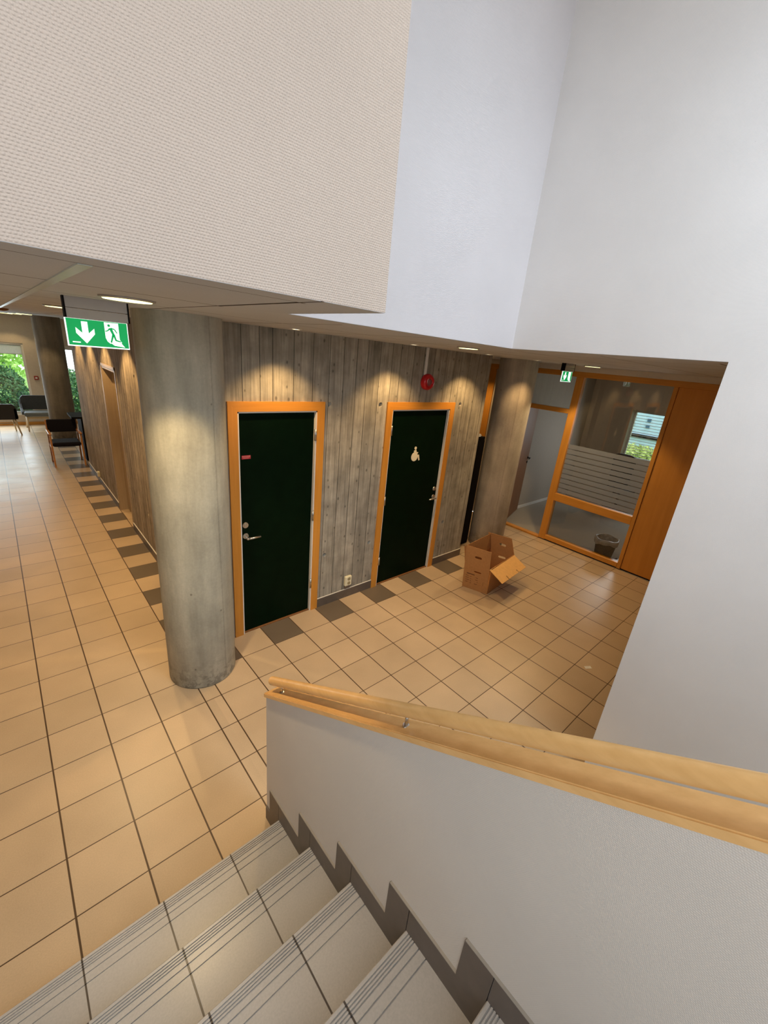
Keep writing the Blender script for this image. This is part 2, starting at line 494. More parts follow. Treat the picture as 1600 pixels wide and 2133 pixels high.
def rbox(bm, x0, x1, y0, y1, z0, z1, r=0.01, seg=2):
    n0 = len(bm.edges)
    bm.edges.ensure_lookup_table()
    box(bm, x0, x1, y0, y1, z0, z1)
    bm.edges.ensure_lookup_table()
    bmesh.ops.bevel(bm, geom=bm.edges[n0:], offset=r, segments=seg, affect='EDGES', profile=0.5)


def prism(bm, pts, axis, a0, a1):
    """pts: 2D outline; axis: extrusion axis; (x: pts are (y,z), y: (x,z), z: (x,y))"""
    def mk(p, a):
        return {'x': (a, p[0], p[1]), 'y': (p[0], a, p[1]), 'z': (p[0], p[1], a)}[axis]
    A = [bm.verts.new(mk(p, a0)) for p in pts]
    B = [bm.verts.new(mk(p, a1)) for p in pts]
    n = len(pts)
    f1 = bm.faces.new(A); f2 = bm.faces.new(B[::-1])
    for i in range(n):
        j = (i + 1) % n
        bm.faces.new((A[j], A[i], B[i], B[j]))
    bmesh.ops.recalc_face_normals(bm, faces=bm.faces)


def tube(bm, p0, p1, r0, r1=None, seg=16, caps=True):
    r1 = r0 if r1 is None else r1
    p0, p1 = Vector(p0), Vector(p1)
    d = (p1 - p0).normalized()
    a = d.orthogonal().normalized(); c = d.cross(a)
    R0 = [bm.verts.new(p0 + (a * math.cos(t) + c * math.sin(t)) * r0) for t in [2 * PI * i / seg for i in range(seg)]]
    R1 = [bm.verts.new(p1 + (a * math.cos(t) + c * math.sin(t)) * r1) for t in [2 * PI * i / seg for i in range(seg)]]
    for i in range(seg):
        j = (i + 1) % seg
        f = bm.faces.new((R0[i], R0[j], R1[j], R1[i])); f.smooth = True
    if caps:
        bm.faces.new(R0[::-1]); bm.faces.new(R1)


def path(bm, pts, r, seg=10):
    for i in range(len(pts) - 1):
        tube(bm, pts[i], pts[i + 1], r, r, seg)
        if i:
            ball(bm, pts[i], r, 8)


def ball(bm, c, r, seg=12, sx=1, sy=1, sz=1):
    m = Matrix.Translation(c) @ Matrix.Diagonal((sx, sy, sz, 1))
    g = bmesh.ops.create_uvsphere(bm, u_segments=seg, v_segments=max(6, seg // 2), radius=r, matrix=m)
    for v in g['verts']:
        for f in v.link_faces: f.smooth = True


def lathe(bm, prof, cx, cy, seg=32, closed=False):
    """prof: (r, z) list"""
    rings = []
    for r, z in prof:
        if r < 1e-5:
            rings.append([bm.verts.new((cx, cy, z))])
        else:
            rings.append([bm.verts.new((cx + r * math.cos(2 * PI * i / seg), cy + r * math.sin(2 * PI * i / seg), z)) for i in range(seg)])
    pairs = list(zip(rings, rings[1:]))
    if closed: pairs.append((rings[-1], rings[0]))
    for A, B in pairs:
        for i in range(seg):
            j = (i + 1) % seg
            a = [A[i % len(A)], A[j % len(A)]] if len(A) > 1 else [A[0]]
            c = [B[j % len(B)], B[i % len(B)]] if len(B) > 1 else [B[0]]
            f = bm.faces.new(a + c); f.smooth = True
    bmesh.ops.recalc_face_normals(bm, faces=bm.faces)


def obj(name, bm, mat, parent=None, world=True):
    """link a bmesh; vertices are given in world coordinates and made local to the parent"""
    me = bpy.data.meshes.new(name)
    bmesh.ops.recalc_face_normals(bm, faces=bm.faces)
    bm.to_mesh(me); bm.free()
    me.materials.append(M[mat] if isinstance(mat, str) else mat)
    o = bpy.data.objects.new(name, me)
    COL.objects.link(o)
    if parent is not None:
        base = Vector((0, 0, 0)); p = parent
        while p is not None:
            base += p.location; p = p.parent
        me.transform(Matrix.Translation(-base)) if world else None
        o.parent = parent
    return o


def center(o):
    """move the origin of a top-level mesh to the middle of its base"""
    c = [v.co for v in o.data.vertices]
    b = Vector(((min(v.x for v in c) + max(v.x for v in c)) / 2, (min(v.y for v in c) + max(v.y for v in c)) / 2, min(v.z for v in c)))
    o.data.transform(Matrix.Translation(-b))
    o.location = b
    return o


def struct(name, bm, mat):
    o = obj(name, bm, mat); o['kind'] = 'structure'
    return o


def thing(name, label, cat, loc, group=None):
    o = bpy.data.objects.new(name, None); COL.objects.link(o)
    o.empty_display_size = 0.1
    o.location = loc
    o['label'] = label; o['category'] = cat
    if group: o['group'] = group
    return o


def tag(o, label, cat, group=None, kind=None):
    o['label'] = label; o['category'] = cat
    if group: o['group'] = group
    if kind: o['kind'] = kind
    return o


def dup(root, loc, label, rotz=None):
    r = root.copy(); COL.objects.link(r); r.location = loc; r['label'] = label
    if rotz is not None: r.rotation_euler = (0, 0, rotz)
    for ch in list(root.children):
        c = ch.copy(); COL.objects.link(c); c.parent = r
        for g in list(ch.children):
            d = g.copy(); COL.objects.link(d); d.parent = c
    return r


def NBM(): return bmesh.new()


def cut(o, cutters):
    """carve openings out of a wall and keep only the finished mesh"""
    for cb in cutters:
        me = bpy.data.meshes.new('cutter'); bmesh.ops.recalc_face_normals(cb, faces=cb.faces); cb.to_mesh(me); cb.free()
        co = bpy.data.objects.new('cutter', me); COL.objects.link(co)
        md = o.modifiers.new('b', 'BOOLEAN'); md.operation = 'DIFFERENCE'; md.object = co; md.solver = 'EXACT'
        dg = bpy.context.evaluated_depsgraph_get(); dg.update()
        new = bpy.data.meshes.new_from_object(o.evaluated_get(dg))
        o.modifiers.clear(); o.data = new
        bpy.data.objects.remove(co)


CZ = 2.631          # ceiling height
YW = 0.592          # face of the wall with the two green doors
XC = 1.205          # face of the corridor wall
XP = 6.27           # face of the glazed partition
YE = 11.62          # face of the end wall
XR = 2.65           # face of the right stairwell wall
UZ = 4.30           # ceiling of the stairwell

# ---------------------------------------------------------------- structure: floor, ceilings, walls
b = NBM(); box(b, -1.5, XP, -6.2, YE, -0.10, 0.0)
struct('floor', b, 'floor')
b = NBM(); box(b, XP, 9.6, -3.2, 1.31, -0.10, 0.0)
struct('floor_office', b, 'carpet')

b = NBM()
box(b, -1.5, 0.82, -1.36, YE + 0.2, CZ, CZ + 0.10)
box(b, 0.82, 2.77, -0.76, YE + 0.2, CZ, CZ + 0.10)
box(b, 2.77, XP, -4.0, YE + 0.2, CZ, CZ + 0.10)
box(b, -1.5, 1.041, -1.479, -1.36, CZ - 0.001, CZ)
box(b, 0.82, 1.041, -1.36, -0.90, CZ - 0.001, CZ)
box(b, 0.82, 2.77, -0.899, -0.76, CZ - 0.001, CZ)
box(b, 2.651, 2.77, -2.04, -0.899, CZ - 0.001, CZ)
struct('ceiling', b, 'ceiling')
b = NBM(); box(b, XP, 9.6, -3.2, 1.31, CZ, CZ + 0.1); struct('ceiling_office', b, 'plaster')
b = NBM(); box(b, -1.5, XR, -6.2, -0.76, UZ, UZ + 0.1); struct('ceiling_stairwell', b, 'plaster')

# upper wall over the corridor (coarse woven paper), its return, the wall beyond and the right wall with its opening
b = NBM(); box(b, -1.5, 1.042, -1.48, -1.36, CZ, UZ)
struct('wall_front', b, 'paper_coarse')
b = NBM(); box(b, 0.82, 1.042, -1.36, -0.78, CZ, UZ)
struct('wall_return', b, 'paper_y')
b = NBM(); box(b, 1.042, XR + 0.12, -0.90, -0.76, CZ, UZ)
struct('wall_back', b, 'paper_x')
b = NBM(); prism(b, [(-6.2, 0), (-2.04, 0), (-2.04, CZ), (-0.90, CZ), (-0.90, UZ), (-6.2, UZ)], 'x', XR, XR + 0.12)
struct('wall_right', b, 'paper_y')
b = NBM(); box(b, -1.5, XP, -6.3, -6.2, 0, UZ + 0.1); struct('wall_rear', b, 'paper_x')
b = NBM(); box(b, -1.6, -1.5, -6.3, YE, 0, UZ + 0.1); struct('wall_left', b, 'beige_wall')
b = NBM(); box(b, 2.77, XP, -4.1, -4.0, 0, CZ); struct('wall_passage', b, 'plaster')

# board-marked concrete wall with the doors
D1 = (1.374, 2.235); D2 = (2.968, 4.005); FH = 2.092; FW = 0.075
b = NBM(); box(b, XC, 4.585, YW, YW + 0.2, 0, CZ)
w = struct('wall_doors', b, 'board_x')
cs = []
for a, c in (D1, D2):
    q = NBM(); box(q, a + 0.02, c - 0.02, YW - 0.1, YW + 0.3, -0.1, FH - 0.02); cs.append(q)
for hx, hz in ((2.292, 2.07), (2.886, 2.066), (4.113, 2.071), (2.312, 0.588), (2.894, 0.59), (4.118, 0.594)):
    q = NBM(); tube(q, (hx, YW - 0.02, hz), (hx, YW + 0.06, hz), 0.025, 0.017, 20); cs.append(q)
cut(w, cs)
b = NBM(); box(b, XC, 4.5, YW + 0.25, YW + 0.3, 0, CZ); struct('wall_toilets', b, 'plaster')

# corridor wall
CD = (3.50, 4.36)
b = NBM(); box(b, XC, XC + 0.2, YW + 0.2, 6.92, 0, CZ)
w = struct('wall_corridor', b, 'board_y')
cs = []
q = NBM(); box(q, XC - 0.1, XC + 0.14, CD[0], CD[1], -0.1, 2.07); cs.append(q)
for hy, hz in ((2.562, 2.07), (6.283, 2.056), (2.606, 0.536), (4.9, 2.06)):
    q = NBM(); tube(q, (XC - 0.02, hy, hz), (XC + 0.06, hy, hz), 0.025, 0.017, 20); cs.append(q)
cut(w, cs)
b = NBM(); box(b, XC + 0.2, 3.2, 6.72, 6.92, 0, CZ); struct('wall_lounge', b, 'board_x')
b = NBM(); box(b, 3.2, 3.3, 6.72, YE, 0, CZ); struct('wall_lounge_side', b, 'beige_wall')

# end wall with two window openings
b = NBM(); box(b, -1.5, 3.2, YE, YE + 0.2, 0, CZ)
w = struct('wall_end', b, 'beige_wall')
q = NBM(); box(q, -1.25, 0.765, YE - 0.1, YE + 0.3, 0.28, 1.975)
q2 = NBM(); box(q2, 1.50, 2.7, YE - 0.1, YE + 0.3, 0.17, 1.985)
cut(w, [q, q2])

# side passage behind the far column
b = NBM(); box(b, 4.4, XP + 0.1, 2.6, 2.7, 0, CZ); struct('wall_side_passage', b, 'board_x')
b = NBM(); box(b, 4.30, 4.40, YW + 0.2, 2.6, 0, CZ); struct('wall_side_return', b, 'board_y')

# office shell
b = NBM(); box(b, XP + 0.12, 9.6, 1.31, 1.43, 0, CZ); struct('wall_office_left', b, 'white_wall')
b = NBM(); box(b, XP, 9.6, -3.3, -3.2, 0, CZ); struct('wall_office_right', b, 'white_wall')
b = NBM(); box(b, 9.35, 9.6, -3.2, 1.31, 0, CZ); w = struct('wall_office_back', b, 'beige_wall')
q = NBM(); box(q, 9.2, 9.8, -0.62, 0.47, 1.03, 1.985); cut(w, [q])

# baseboards (grey tile skirting)


def skirting(name, x0, x1, y0, y1, h=0.098):
    b = NBM(); box(b, x0, x1, y0, y1, 0, h)
    o = struct(name, b, 'skirt')
    b = NBM(); box(b, x0, x1, y0, y1, h, h + 0.004)
    obj('grout_edge', b, 'white', o)
    return o


skirting('baseboard_center', D1[1], D2[0], YW - 0.010, YW)
skirting('baseboard_right', D2[1], 4.595, YW - 0.010, YW)
skirting('baseboard_corridor', XC - 0.010, XC, YW, CD[0])
skirting('baseboard_corridor_far', XC - 0.010, XC, CD[1], 6.92)
b = NBM(); box(b, -1.5, 3.2, YE - 0.015, YE, 0, 0.075); struct('baseboard_end', b, 'wood_x')
b = NBM(); box(b, XP + 0.12, 9.35, 1.297, 1.31, 0, 0.05); struct('baseboard_office', b, 'white')

# metal ceiling profile running along the corridor
b = NBM(); box(b, 0.300, 0.326, -1.36, YE, CZ - 0.003, CZ); struct('trim_1', b, 'pale_metal')

# ---------------------------------------------------------------- stairs
HX = 0.878
T0Y, T0Z, GO, RI = -1.167, 0.16, 0.297, 0.177
NT = 9
st = thing('staircase', 'tiled staircase with grooved beige step edges beside the white parapet', 'stairs', (-0.3, -1.167, 0))
for k in range(NT):
    y0 = T0Y - GO * k; z0 = T0Z + RI * k
    b = NBM()
    th = 0.03
    pts = [(y0, z0 - 0.004), (y0 - 0.003, z0)]
    for gofs, gw in ((0.012, .004), (0.021, .004), (0.030, .004), (0.039, .004), (0.061, .004), (0.093, .004)):
        a = y0 - gofs
        pts += [(a, z0), (a - 0.0006, z0 - 0.004), (a - gw + 0.0006, z0 - 0.004), (a - gw, z0)]
    pts += [(y0 - GO, z0), (y0 - GO, z0 - th), (y0, z0 - th)]
    prism(b, pts, 'x', -1.48, HX - 0.010)
    obj('tread', b, 'step', st)
    b = NBM(); prism(b, [(y0 - 0.002, z0 - th), (y0 - 0.30, z0 - th), (y0 - 0.30, z0 - RI if k else 0), (y0 - 0.002, z0 - RI if k else 0)], 'x', -1.48, HX - 0.010)
    obj('riser', b, 'step', st)
# landing at the head of the stairs
LY = T0Y - GO * NT
b = NBM(); box(b, -1.5, HX, -6.2, LY, T0Z + RI * NT - 0.15, T0Z + RI * NT)
struct('floor_landing', b, 'step')
# parapet wall beside the stairs
SL = 0.618
PE = -1.016


def ztop(y): return 0.8775 + SL * (-1.018 - y)


b = NBM()
ye = -3.75
prism(b, [(PE, 0), (PE, ztop(PE)), (ye, ztop(ye)), (-6.2, ztop(ye)), (-6.2, 0)], 'x', HX, HX + 0.055)
struct('wall_parapet', b, 'paper_half')
# stepped skirting tiles on the parapet
Hs = 0.11
b = NBM(); prism(b, [(PE - 0.005, 0), (PE - 0.005, 0.092), (T0Y + 0.10, 0.092), (T0Y + 0.10, T0Z + Hs), (T0Y + 0.0015, T0Z + Hs), (T0Y + 0.0015, 0)], 'x', HX - 0.010, HX)
sk = struct('baseboard_stairs', b, 'skirt')
for k in range(NT - 1):
    y0 = T0Y - GO * k; z0 = T0Z + RI * k
    yn = y0 - GO; ys = yn + 0.10
    b = NBM(); prism(b, [(y0 - 0.0015, z0), (y0 - 0.0015, z0 + Hs), (ys, z0 + Hs), (ys, z0 + RI + Hs), (yn + 0.0015, z0 + RI + Hs), (yn + 0.0015, z0)], 'x', HX - 0.010, HX)
    obj('skirting_tile', b, 'skirt', sk)
    b = NBM(); box(b, HX - 0.009, HX, ys - 0.0015, y0 + 0.10 - 0.0015, z0 + Hs, z0 + Hs + 0.0015)
    obj('grout_edge', b, 'grout', sk)
# sloping wooden cap
b = NBM()
c0 = PE + 0.002; th = 0.027
prism(b, [(c0, ztop(c0)), (c0, ztop(c0) + th), (ye, ztop(ye) + th), (ye, ztop(ye))], 'x', HX - 0.012, HX + 0.066)
bmesh.ops.bevel(b, geom=b.edges[:], offset=0.003, segments=2, affect='EDGES')
struct('trim_2', b, 'rail')
# round handrail on steel pegs
hr = thing('handrail', 'round beech handrail above the sloping wooden cap of the parapet', 'handrail', (0.905, -1.03, 0))
RXH = 0.905


def zr(y): return 0.9705 + 0.6229 * (-1.03 - y)


b = NBM(); tube(b, (RXH, -1.03, zr(-1.03)), (RXH, ye, zr(ye)), 0.0210, 0.0210, 40)
es = [e for e in b.edges if len([f for f in e.link_faces if len(f.verts) > 4]) == 1]
bmesh.ops.bevel(b, geom=es, offset=0.004, segments=2, affect='EDGES')
obj('rail', b, 'rail', hr)
for yp in (-1.125, -1.90, -2.70, -3.5):
    b = NBM(); tube(b, (RXH, yp, ztop(yp) + th - 0.004), (RXH, yp, zr(yp) - 0.015), 0.006, 0.006, 12)
    tube(b, (RXH, yp, ztop(yp) + th - 0.002), (RXH, yp, ztop(yp) + th + 0.004), 0.011, 0.011, 12)
    obj('bracket', b, 'steel', hr)

# ---------------------------------------------------------------- columns


def column(name, cx, cy, r, mat, label):
    b = NBM()
    prof = [(0, 0.0), (r - 0.006, 0.0), (r, 0.012), (r, 0.6), (r, 1.3), (r, 2.0), (r, CZ)]
    lathe(b, prof, 0, 0, 72)
    o = obj(name, b, mat)
    o.location = (cx, cy, 0)
    return tag(o, label, 'column')


column('concrete_column', 1.014, 0.372, 0.247, 'conc', 'thick round grey concrete column beside the left green door')
column('concrete_column', 5.30, 0.66, 0.25, 'conc2', 'round concrete column behind the cardboard box')
column('concrete_column', 1.142, 9.65, 0.25, 'conc3', 'brown concrete column at the far end of the corridor')

# ---------------------------------------------------------------- doors


def door_front(num, D, hinge_right, handle_x, handle_dir):
    a, c = D
    ly = YW + 0.018
    b = NBM(); box(b, a + FW + 0.014, c - FW - 0.014, ly, ly + 0.04, 0.008, FH - FW - 0.014)
    leaf = struct('door_%d' % num, b, 'green')
    # wooden casing, mitred
    for part in ('left', 'right', 'top'):
        b = NBM()
        f0 = YW - 0.016
        if part == 'left': pts = [(a, 0), (a + FW, 0), (a + FW, FH - FW), (a, FH)]
        elif part == 'right': pts = [(c, 0), (c, FH), (c - FW, FH - FW), (c - FW, 0)]
        else: pts = [(a, FH), (a + FW, FH - FW), (c - FW, FH - FW), (c, FH)]
        prism(b, pts, 'y', f0, YW + 0.001)
        obj('door_frame', b, 'wood_x' if part == 'top' else 'wood_z', leaf)
    b = NBM()
    box(b, a + FW - 0.002, a + FW + 0.012, YW - 0.010, YW + 0.10, 0, FH - FW + 0.002)
    box(b, c - FW - 0.012, c - FW + 0.002, YW - 0.010, YW + 0.10, 0, FH - FW + 0.002)
    box(b, a + FW, c - FW, YW - 0.010, YW + 0.10, FH - FW - 0.012, FH - FW + 0.002)
    obj('jamb', b, 'white', leaf)
    b = NBM(); box(b, a + FW, c - FW, YW, YW + 0.12, 0, 0.010)
    obj('threshold', b, 'brown_door', leaf)
    # ironmongery
    for hz, big in ((1.072, False), (0.973, True)):
        b = NBM(); tube(b, (handle_x, ly, hz), (handle_x, ly - 0.012, hz), 0.026, 0.024, 28)
        if not big:
            tube(b, (handle_x, ly - 0.012, hz), (handle_x, ly - 0.016, hz), 0.017, 0.015, 24)
        o = obj('lock_rose' if not big else 'door_handle', b, 'steel', leaf)
        if big:
            q = NBM()
            tube(q, (handle_x, ly - 0.01, hz - 0.012), (handle_x, ly - 0.050, hz - 0.012), 0.009, 0.009, 14)
            ball(q, (handle_x, ly - 0.050, hz - 0.012), 0.010, 12)
            tube(q, (handle_x, ly - 0.050, hz - 0.012), (handle_x + 0.115 * handle_dir, ly - 0.050, hz - 0.012), 0.0095, 0.0085, 16)
            obj('lever', q, 'steel', o)
    hx = (c - FW - 0.010) if hinge_right else (a + FW + 0.010)
    for hz in (0.27, 1.00, 1.76):
        b = NBM(); tube(b, (hx, YW - 0.014, hz), (hx, YW - 0.014, hz + 0.10), 0.0075, 0.0075, 12)
        box(b, hx - 0.014, hx + 0.014, YW - 0.013, YW - 0.011, hz, hz + 0.10)
        obj('hinge', b, 'steel', leaf)
    return leaf, ly


d1, ly = door_front(1, D1, True, 1.502, 1)
b = NBM(); box(b, 1.487, 1.562, ly - 0.001, ly + 0.001, 1.640, 1.670)
stk = obj('sticker', b, 'sticker', d1)
b = NBM()
for i in range(6):
    box(b, 1.493 + i * 0.0115, 1.4995 + i * 0.0115, ly - 0.0016, ly, 1.657, 1.665)
for i in range(4):
    box(b, 1.503 + i * 0.0115, 1.5095 + i * 0.0115, ly - 0.0016, ly, 1.646, 1.652)
obj('lettering', b, 'sticker_text', stk)

d2, ly = door_front(2, D2, False, 3.874, -1)
# wheelchair user symbol
b = NBM()
sx, sz = 3.420, 1.448


def disc2(bm, cx, cz, r, y0, y1, seg=28):
    prism(bm, [(cx + r * math.cos(2 * PI * i / seg), cz + r * math.sin(2 * PI * i / seg)) for i in range(seg)], 'y', y0, y1)


def stroke(bm, p, q, w0, w1, y0, y1):
    p, q = Vector(p), Vector(q); d = (q - p).normalized(); n = Vector((-d.y, d.x))
    pts = [p + n * w0, p - n * w0, q - n * w1, q + n * w1]
    prism(bm, [(v.x, v.y) for v in pts], 'y', y0, y1)


ya, yb = ly - 0.004, ly
disc2(b, sx + 0.050, sz + 0.147, 0.017, ya, yb)
disc2(b, sx + 0.046, sz + 0.050, 0.050, ya, yb)
stroke(b, (sx + 0.046, sz + 0.125), (sx + 0.056, sz + 0.070), 0.017, 0.024, ya + 0.0004, yb)
stroke(b, (sx + 0.060, sz + 0.092), (sx + 0.096, sz + 0.092), 0.008, 0.008, ya + 0.0008, yb)
stroke(b, (sx + 0.070, sz + 0.058), (sx + 0.112, sz + 0.058), 0.010, 0.010, ya + 0.0008, yb)
stroke(b, (sx + 0.105, sz + 0.066), (sx + 0.126, sz + 0.004), 0.010, 0.009, ya + 0.0012, yb)
obj('wheelchair_symbol', b, 'symbol', d2)

# corridor door in its recess
b = NBM(); box(b, XC + 0.10, XC + 0.135, CD[0] + 0.05, CD[1] - 0.05, 0.01, 2.02)
d3 = struct('door_3', b, 'beige_door')
b = NBM()
box(b, XC + 0.0, XC + 0.13, CD[0], CD[0] + 0.045, 0, 2.07)
box(b, XC + 0.0, XC + 0.13, CD[1] - 0.045, CD[1], 0, 2.07)
box(b, XC + 0.0, XC + 0.13, CD[0] + 0.045, CD[1] - 0.045, 2.025, 2.07)
obj('door_frame', b, 'beige_door', d3)
b = NBM()
box(b, XC - 0.006, XC, CD[0] - 0.012, CD[0] + 0.02, 0, 2.085)
box(b, XC - 0.006, XC, CD[1] - 0.02, CD[1] + 0.012, 0, 2.085)
box(b, XC - 0.006, XC, CD[0] - 0.012, CD[1] + 0.012, 2.05, 2.085)
obj('door_casing', b, 'beige_door', d3)
b = NBM(); tube(b, (XC + 0.10, 3.60, 1.03), (XC + 0.06, 3.60, 1.03), 0.009, 0.009); tube(b, (XC + 0.06, 3.60, 1.03), (XC + 0.06, 3.71, 1.03), 0.009, 0.009)
obj('door_handle', b, 'dark_metal', d3)

# ---------------------------------------------------------------- glazed office partition (x = XP)
tr = thing('glazed_partition', 'orange wood framed glass partition of the office with a solid wood panel', 'partition', (XP, 0, 0))
PD = 0.09


def pbox(name, y0, y1, z0, z1, mat, x0=XP, x1=None, bev=0.004):
    b = NBM(); rbox(b, x0, x1 if x1 is not None else XP + PD, y0, y1, z0, z1, bev, 1)
    return obj(name, b, mat, tr)


pbox('header', -3.2, 1.80, 2.488, 2.560, 'wood_y')
pbox('mullion', 0.205, 0.310, 0.012, 2.488, 'wood_z')
pbox('mullion', -0.955, -0.905, 0.012, 2.488, 'wood_z')
pbox('post', 1.655, 1.775, 0.012, 2.488, 'wood_z')
pbox('post', 1.20, 1.29, 0.012, 2.488, 'wood_z')
pbox('bottom_rail', -0.905, 0.205, 0.020, 0.090, 'wood_y')
pbox('middle_rail', -0.905, 0.205, 0.672, 0.790, 'wood_y')
pbox('transom', 0.310, 1.20, 1.975, 2.040, 'wood_y')
pbox('door_sill', 0.310, 1.20, 0.0, 0.028, 'wood_y')
pbox('wood_panel', -3.2, -0.957, 0.022, 2.488, 'panel', XP + 0.012, XP + 0.07)
b = NBM(); box(b, XP + 0.04, XP + 0.08, -3.2, 0.31, 0.0, 0.022); obj('shadow_gap', b, 'black', tr)  # black strip paints the dark shadow gap under the partition
for nm, y0, y1, z0, z1 in (('glass_pane', -0.905, 0.205, 0.79, 2.488), ('glass_pane', -0.905, 0.205, 0.09, 0.672), ('glass_pane', 0.31, 1.20, 2.04, 2.488)):
    b = NBM(); box(b, XP + 0.048, XP + 0.054, y0, y1, z0, z1); obj(nm, b, 'glass_dim', tr)
b = NBM()
vs = [b.verts.new(v) for v in ((XP + 0.045, -0.904, 0.792), (XP + 0.045, 0.204, 0.792), (XP + 0.045, 0.204, 1.552), (XP + 0.045, -0.904, 1.552))]
b.faces.new(vs)
obj('frosted_film', b, 'frost', tr)
b = NBM(); box(b, XP + 0.0, XP + 0.1, -4.0, 2.6, 2.560, CZ); struct('trim_3', b, 'plaster')
b = NBM(); box(b, XP, XP + 0.09, 1.775, 2.6, 0, 2.56); struct('wall_partition_end', b, 'beige_wall')
b = NBM(); box(b, XP + 0.02, XP + 0.09, 1.29, 1.655, 0, 2.488); struct('wall_partition_infill', b, 'white_wall')
b = NBM(); box(b, XP, XP + 0.09, -4.0, -3.2, 0, 2.56); struct('wall_partition_near', b, 'plaster')

# wooden office door, standing open into the room
od = Vector((0.955, 0.29, 0)).normalized()
on_ = Vector((-od.y, od.x, 0))
h0 = Vector((XP + 0.06, 1.005, 0))


def leafbox(bm, a0, a1, n0, n1, z0, z1):
    vs = []
    for z in (z0, z1):
        for n in (n0, n1):
            for a in (a0, a1):
                p = h0 + od * a + on_ * n
                vs.append(bm.verts.new((p.x, p.y, z)))
    for f in ((0, 2, 3, 1), (4, 5, 7, 6), (0, 1, 5, 4), (2, 6, 7, 3), (0, 4, 6, 2), (1, 3, 7, 5)):
        bm.faces.new([vs[i] for i in f])


b = NBM(); leafbox(b, 0.01, 0.90, 0.0, 0.042, 0.012, 1.972)
d4 = struct('door_4', b, 'brown_door')
b = NBM()
p = h0 + od * 0.84
q_ = p - on_ * 0.05
tube(b, (p.x, p.y, 1.03), (q_.x, q_.y, 1.03), 0.009, 0.009, 12)
r_ = q_ - od * 0.11
tube(b, (q_.x, q_.y, 1.03), (r_.x, r_.y, 1.03), 0.009, 0.009, 12)
tube(b, (p.x, p.y, 1.03), (p.x - on_.x * .01, p.y - on_.y * .01, 1.03), 0.024, 0.024, 16)
obj('door_handle', b, 'dark_metal', d4)
b = NBM()
tube(b, (p.x, p.y, 0.95), (p.x - on_.x * .012, p.y - on_.y * .012, 0.95), 0.018, 0.018, 16)
obj('lock_rose', b, 'dark_metal', d4)

# ---------------------------------------------------------------- windows


def window(num, axis, a0, a1, z0, z1, c, t=0.05, d=0.05, glassmat='glass', bar=True):
    """frame + glass in an opening; axis x: wall runs along x at y=c"""
    b = NBM()
    def bx(u0, u1, w0, w1, zz0, zz1, bm):
        if axis == 'x': box(bm, u0, u1, c + w0, c + w1, zz0, zz1)
        else: box(bm, c + w0, c + w1, u0, u1, zz0, zz1)
    bx(a0, a0 + t, 0, d, z0, z1, b); bx(a1 - t, a1, 0, d, z0, z1, b)
    bx(a0 + t, a1 - t, 0, d, z0, z0 + t, b); bx(a0 + t, a1 - t, 0, d, z1 - t, z1, b)
    o = struct('window_%d' % num, b, 'white')
    g = NBM(); bx(a0 + t, a1 - t, d * 0.4, d * 0.5, z0 + t, z1 - t, g)
    obj('glass_pane', g, glassmat, o)
    return o


w1 = window(1, 'x', -1.25, 0.765, 0.28, 1.975, YE + 0.03, 0.05)
b = NBM(); box(b, -1.25, 0.765, YE - 0.06, YE + 0.03, 0.255, 0.282); obj('window_sill', b, 'white', w1)
b = NBM(); box(b, -1.20, 0.715, YE + 0.008, YE + 0.010, 1.72, 1.95)
tube(b, (-1.20, YE + 0.0, 1.945), (0.715, YE + 0.0, 1.945), 0.02)
tube(b, (-1.20, YE + 0.008, 1.722), (0.715, YE + 0.008, 1.722), 0.009)
bl = obj('roller_blind', b, 'blind'); center(bl)
tag(bl, 'white roller blind drawn a little way down the big corridor end window', 'blind')
w2 = window(2, 'x', 1.50, 2.7, 0.17, 1.985, YE + 0.03, 0.09)
w3 = window(3, 'y', -0.62, 0.47, 1.03, 1.985, 9.50, 0.035)
b = NBM()
n = 17
for i in range(n):
    z = 1.08 + i * (1.94 - 1.08) / (n - 1)
    prism(b, [(9.440, z), (9.462, z + 0.006), (9.462, z + 0.0075), (9.440, z + 0.0015)], 'y', -0.57, 0.42)
box(b, 9.435, 9.465, -0.57, 0.42, 1.945, 1.985)
for yy in (-0.35, 0.2):
    box(b, 9.451, 9.4525, yy, yy + 0.002, 1.06, 1.95)
vb = obj('venetian_blind', b, 'white'); center(vb)
tag(vb, 'white slatted venetian blind in the office window seen through the glass', 'blind')

# ---------------------------------------------------------------- lamps in the ceiling


def downlight(x, y, r, label, energy, group=None, angle=110, blend=0.30, col=LAMPC, dep=0.010):
    t = thing('ceiling_downlight', label, 'ceiling lamp', (x, y, CZ), group)
    b = NBM(); lathe(b, [(r, CZ), (r + 0.012, CZ), (r + 0.010, CZ - 0.006), (r, CZ - 0.008)], x, y, 40, True)
    obj('trim_ring', b, 'grey_metal', t)
    b = NBM(); lathe(b, [(0, CZ - dep), (r - 0.004, CZ - dep), (r - 0.001, CZ - dep + 0.003), (r - 0.001, CZ - 0.001), (0, CZ - 0.001)], x, y, 40)
    obj('diffuser', b, 'diffuser', t)
    lamp('downlight_lamp', 'SPOT', (x, y, CZ - dep - 0.02), energy, col, t, 0.05, (x, y, 0), angle, blend)
    return t


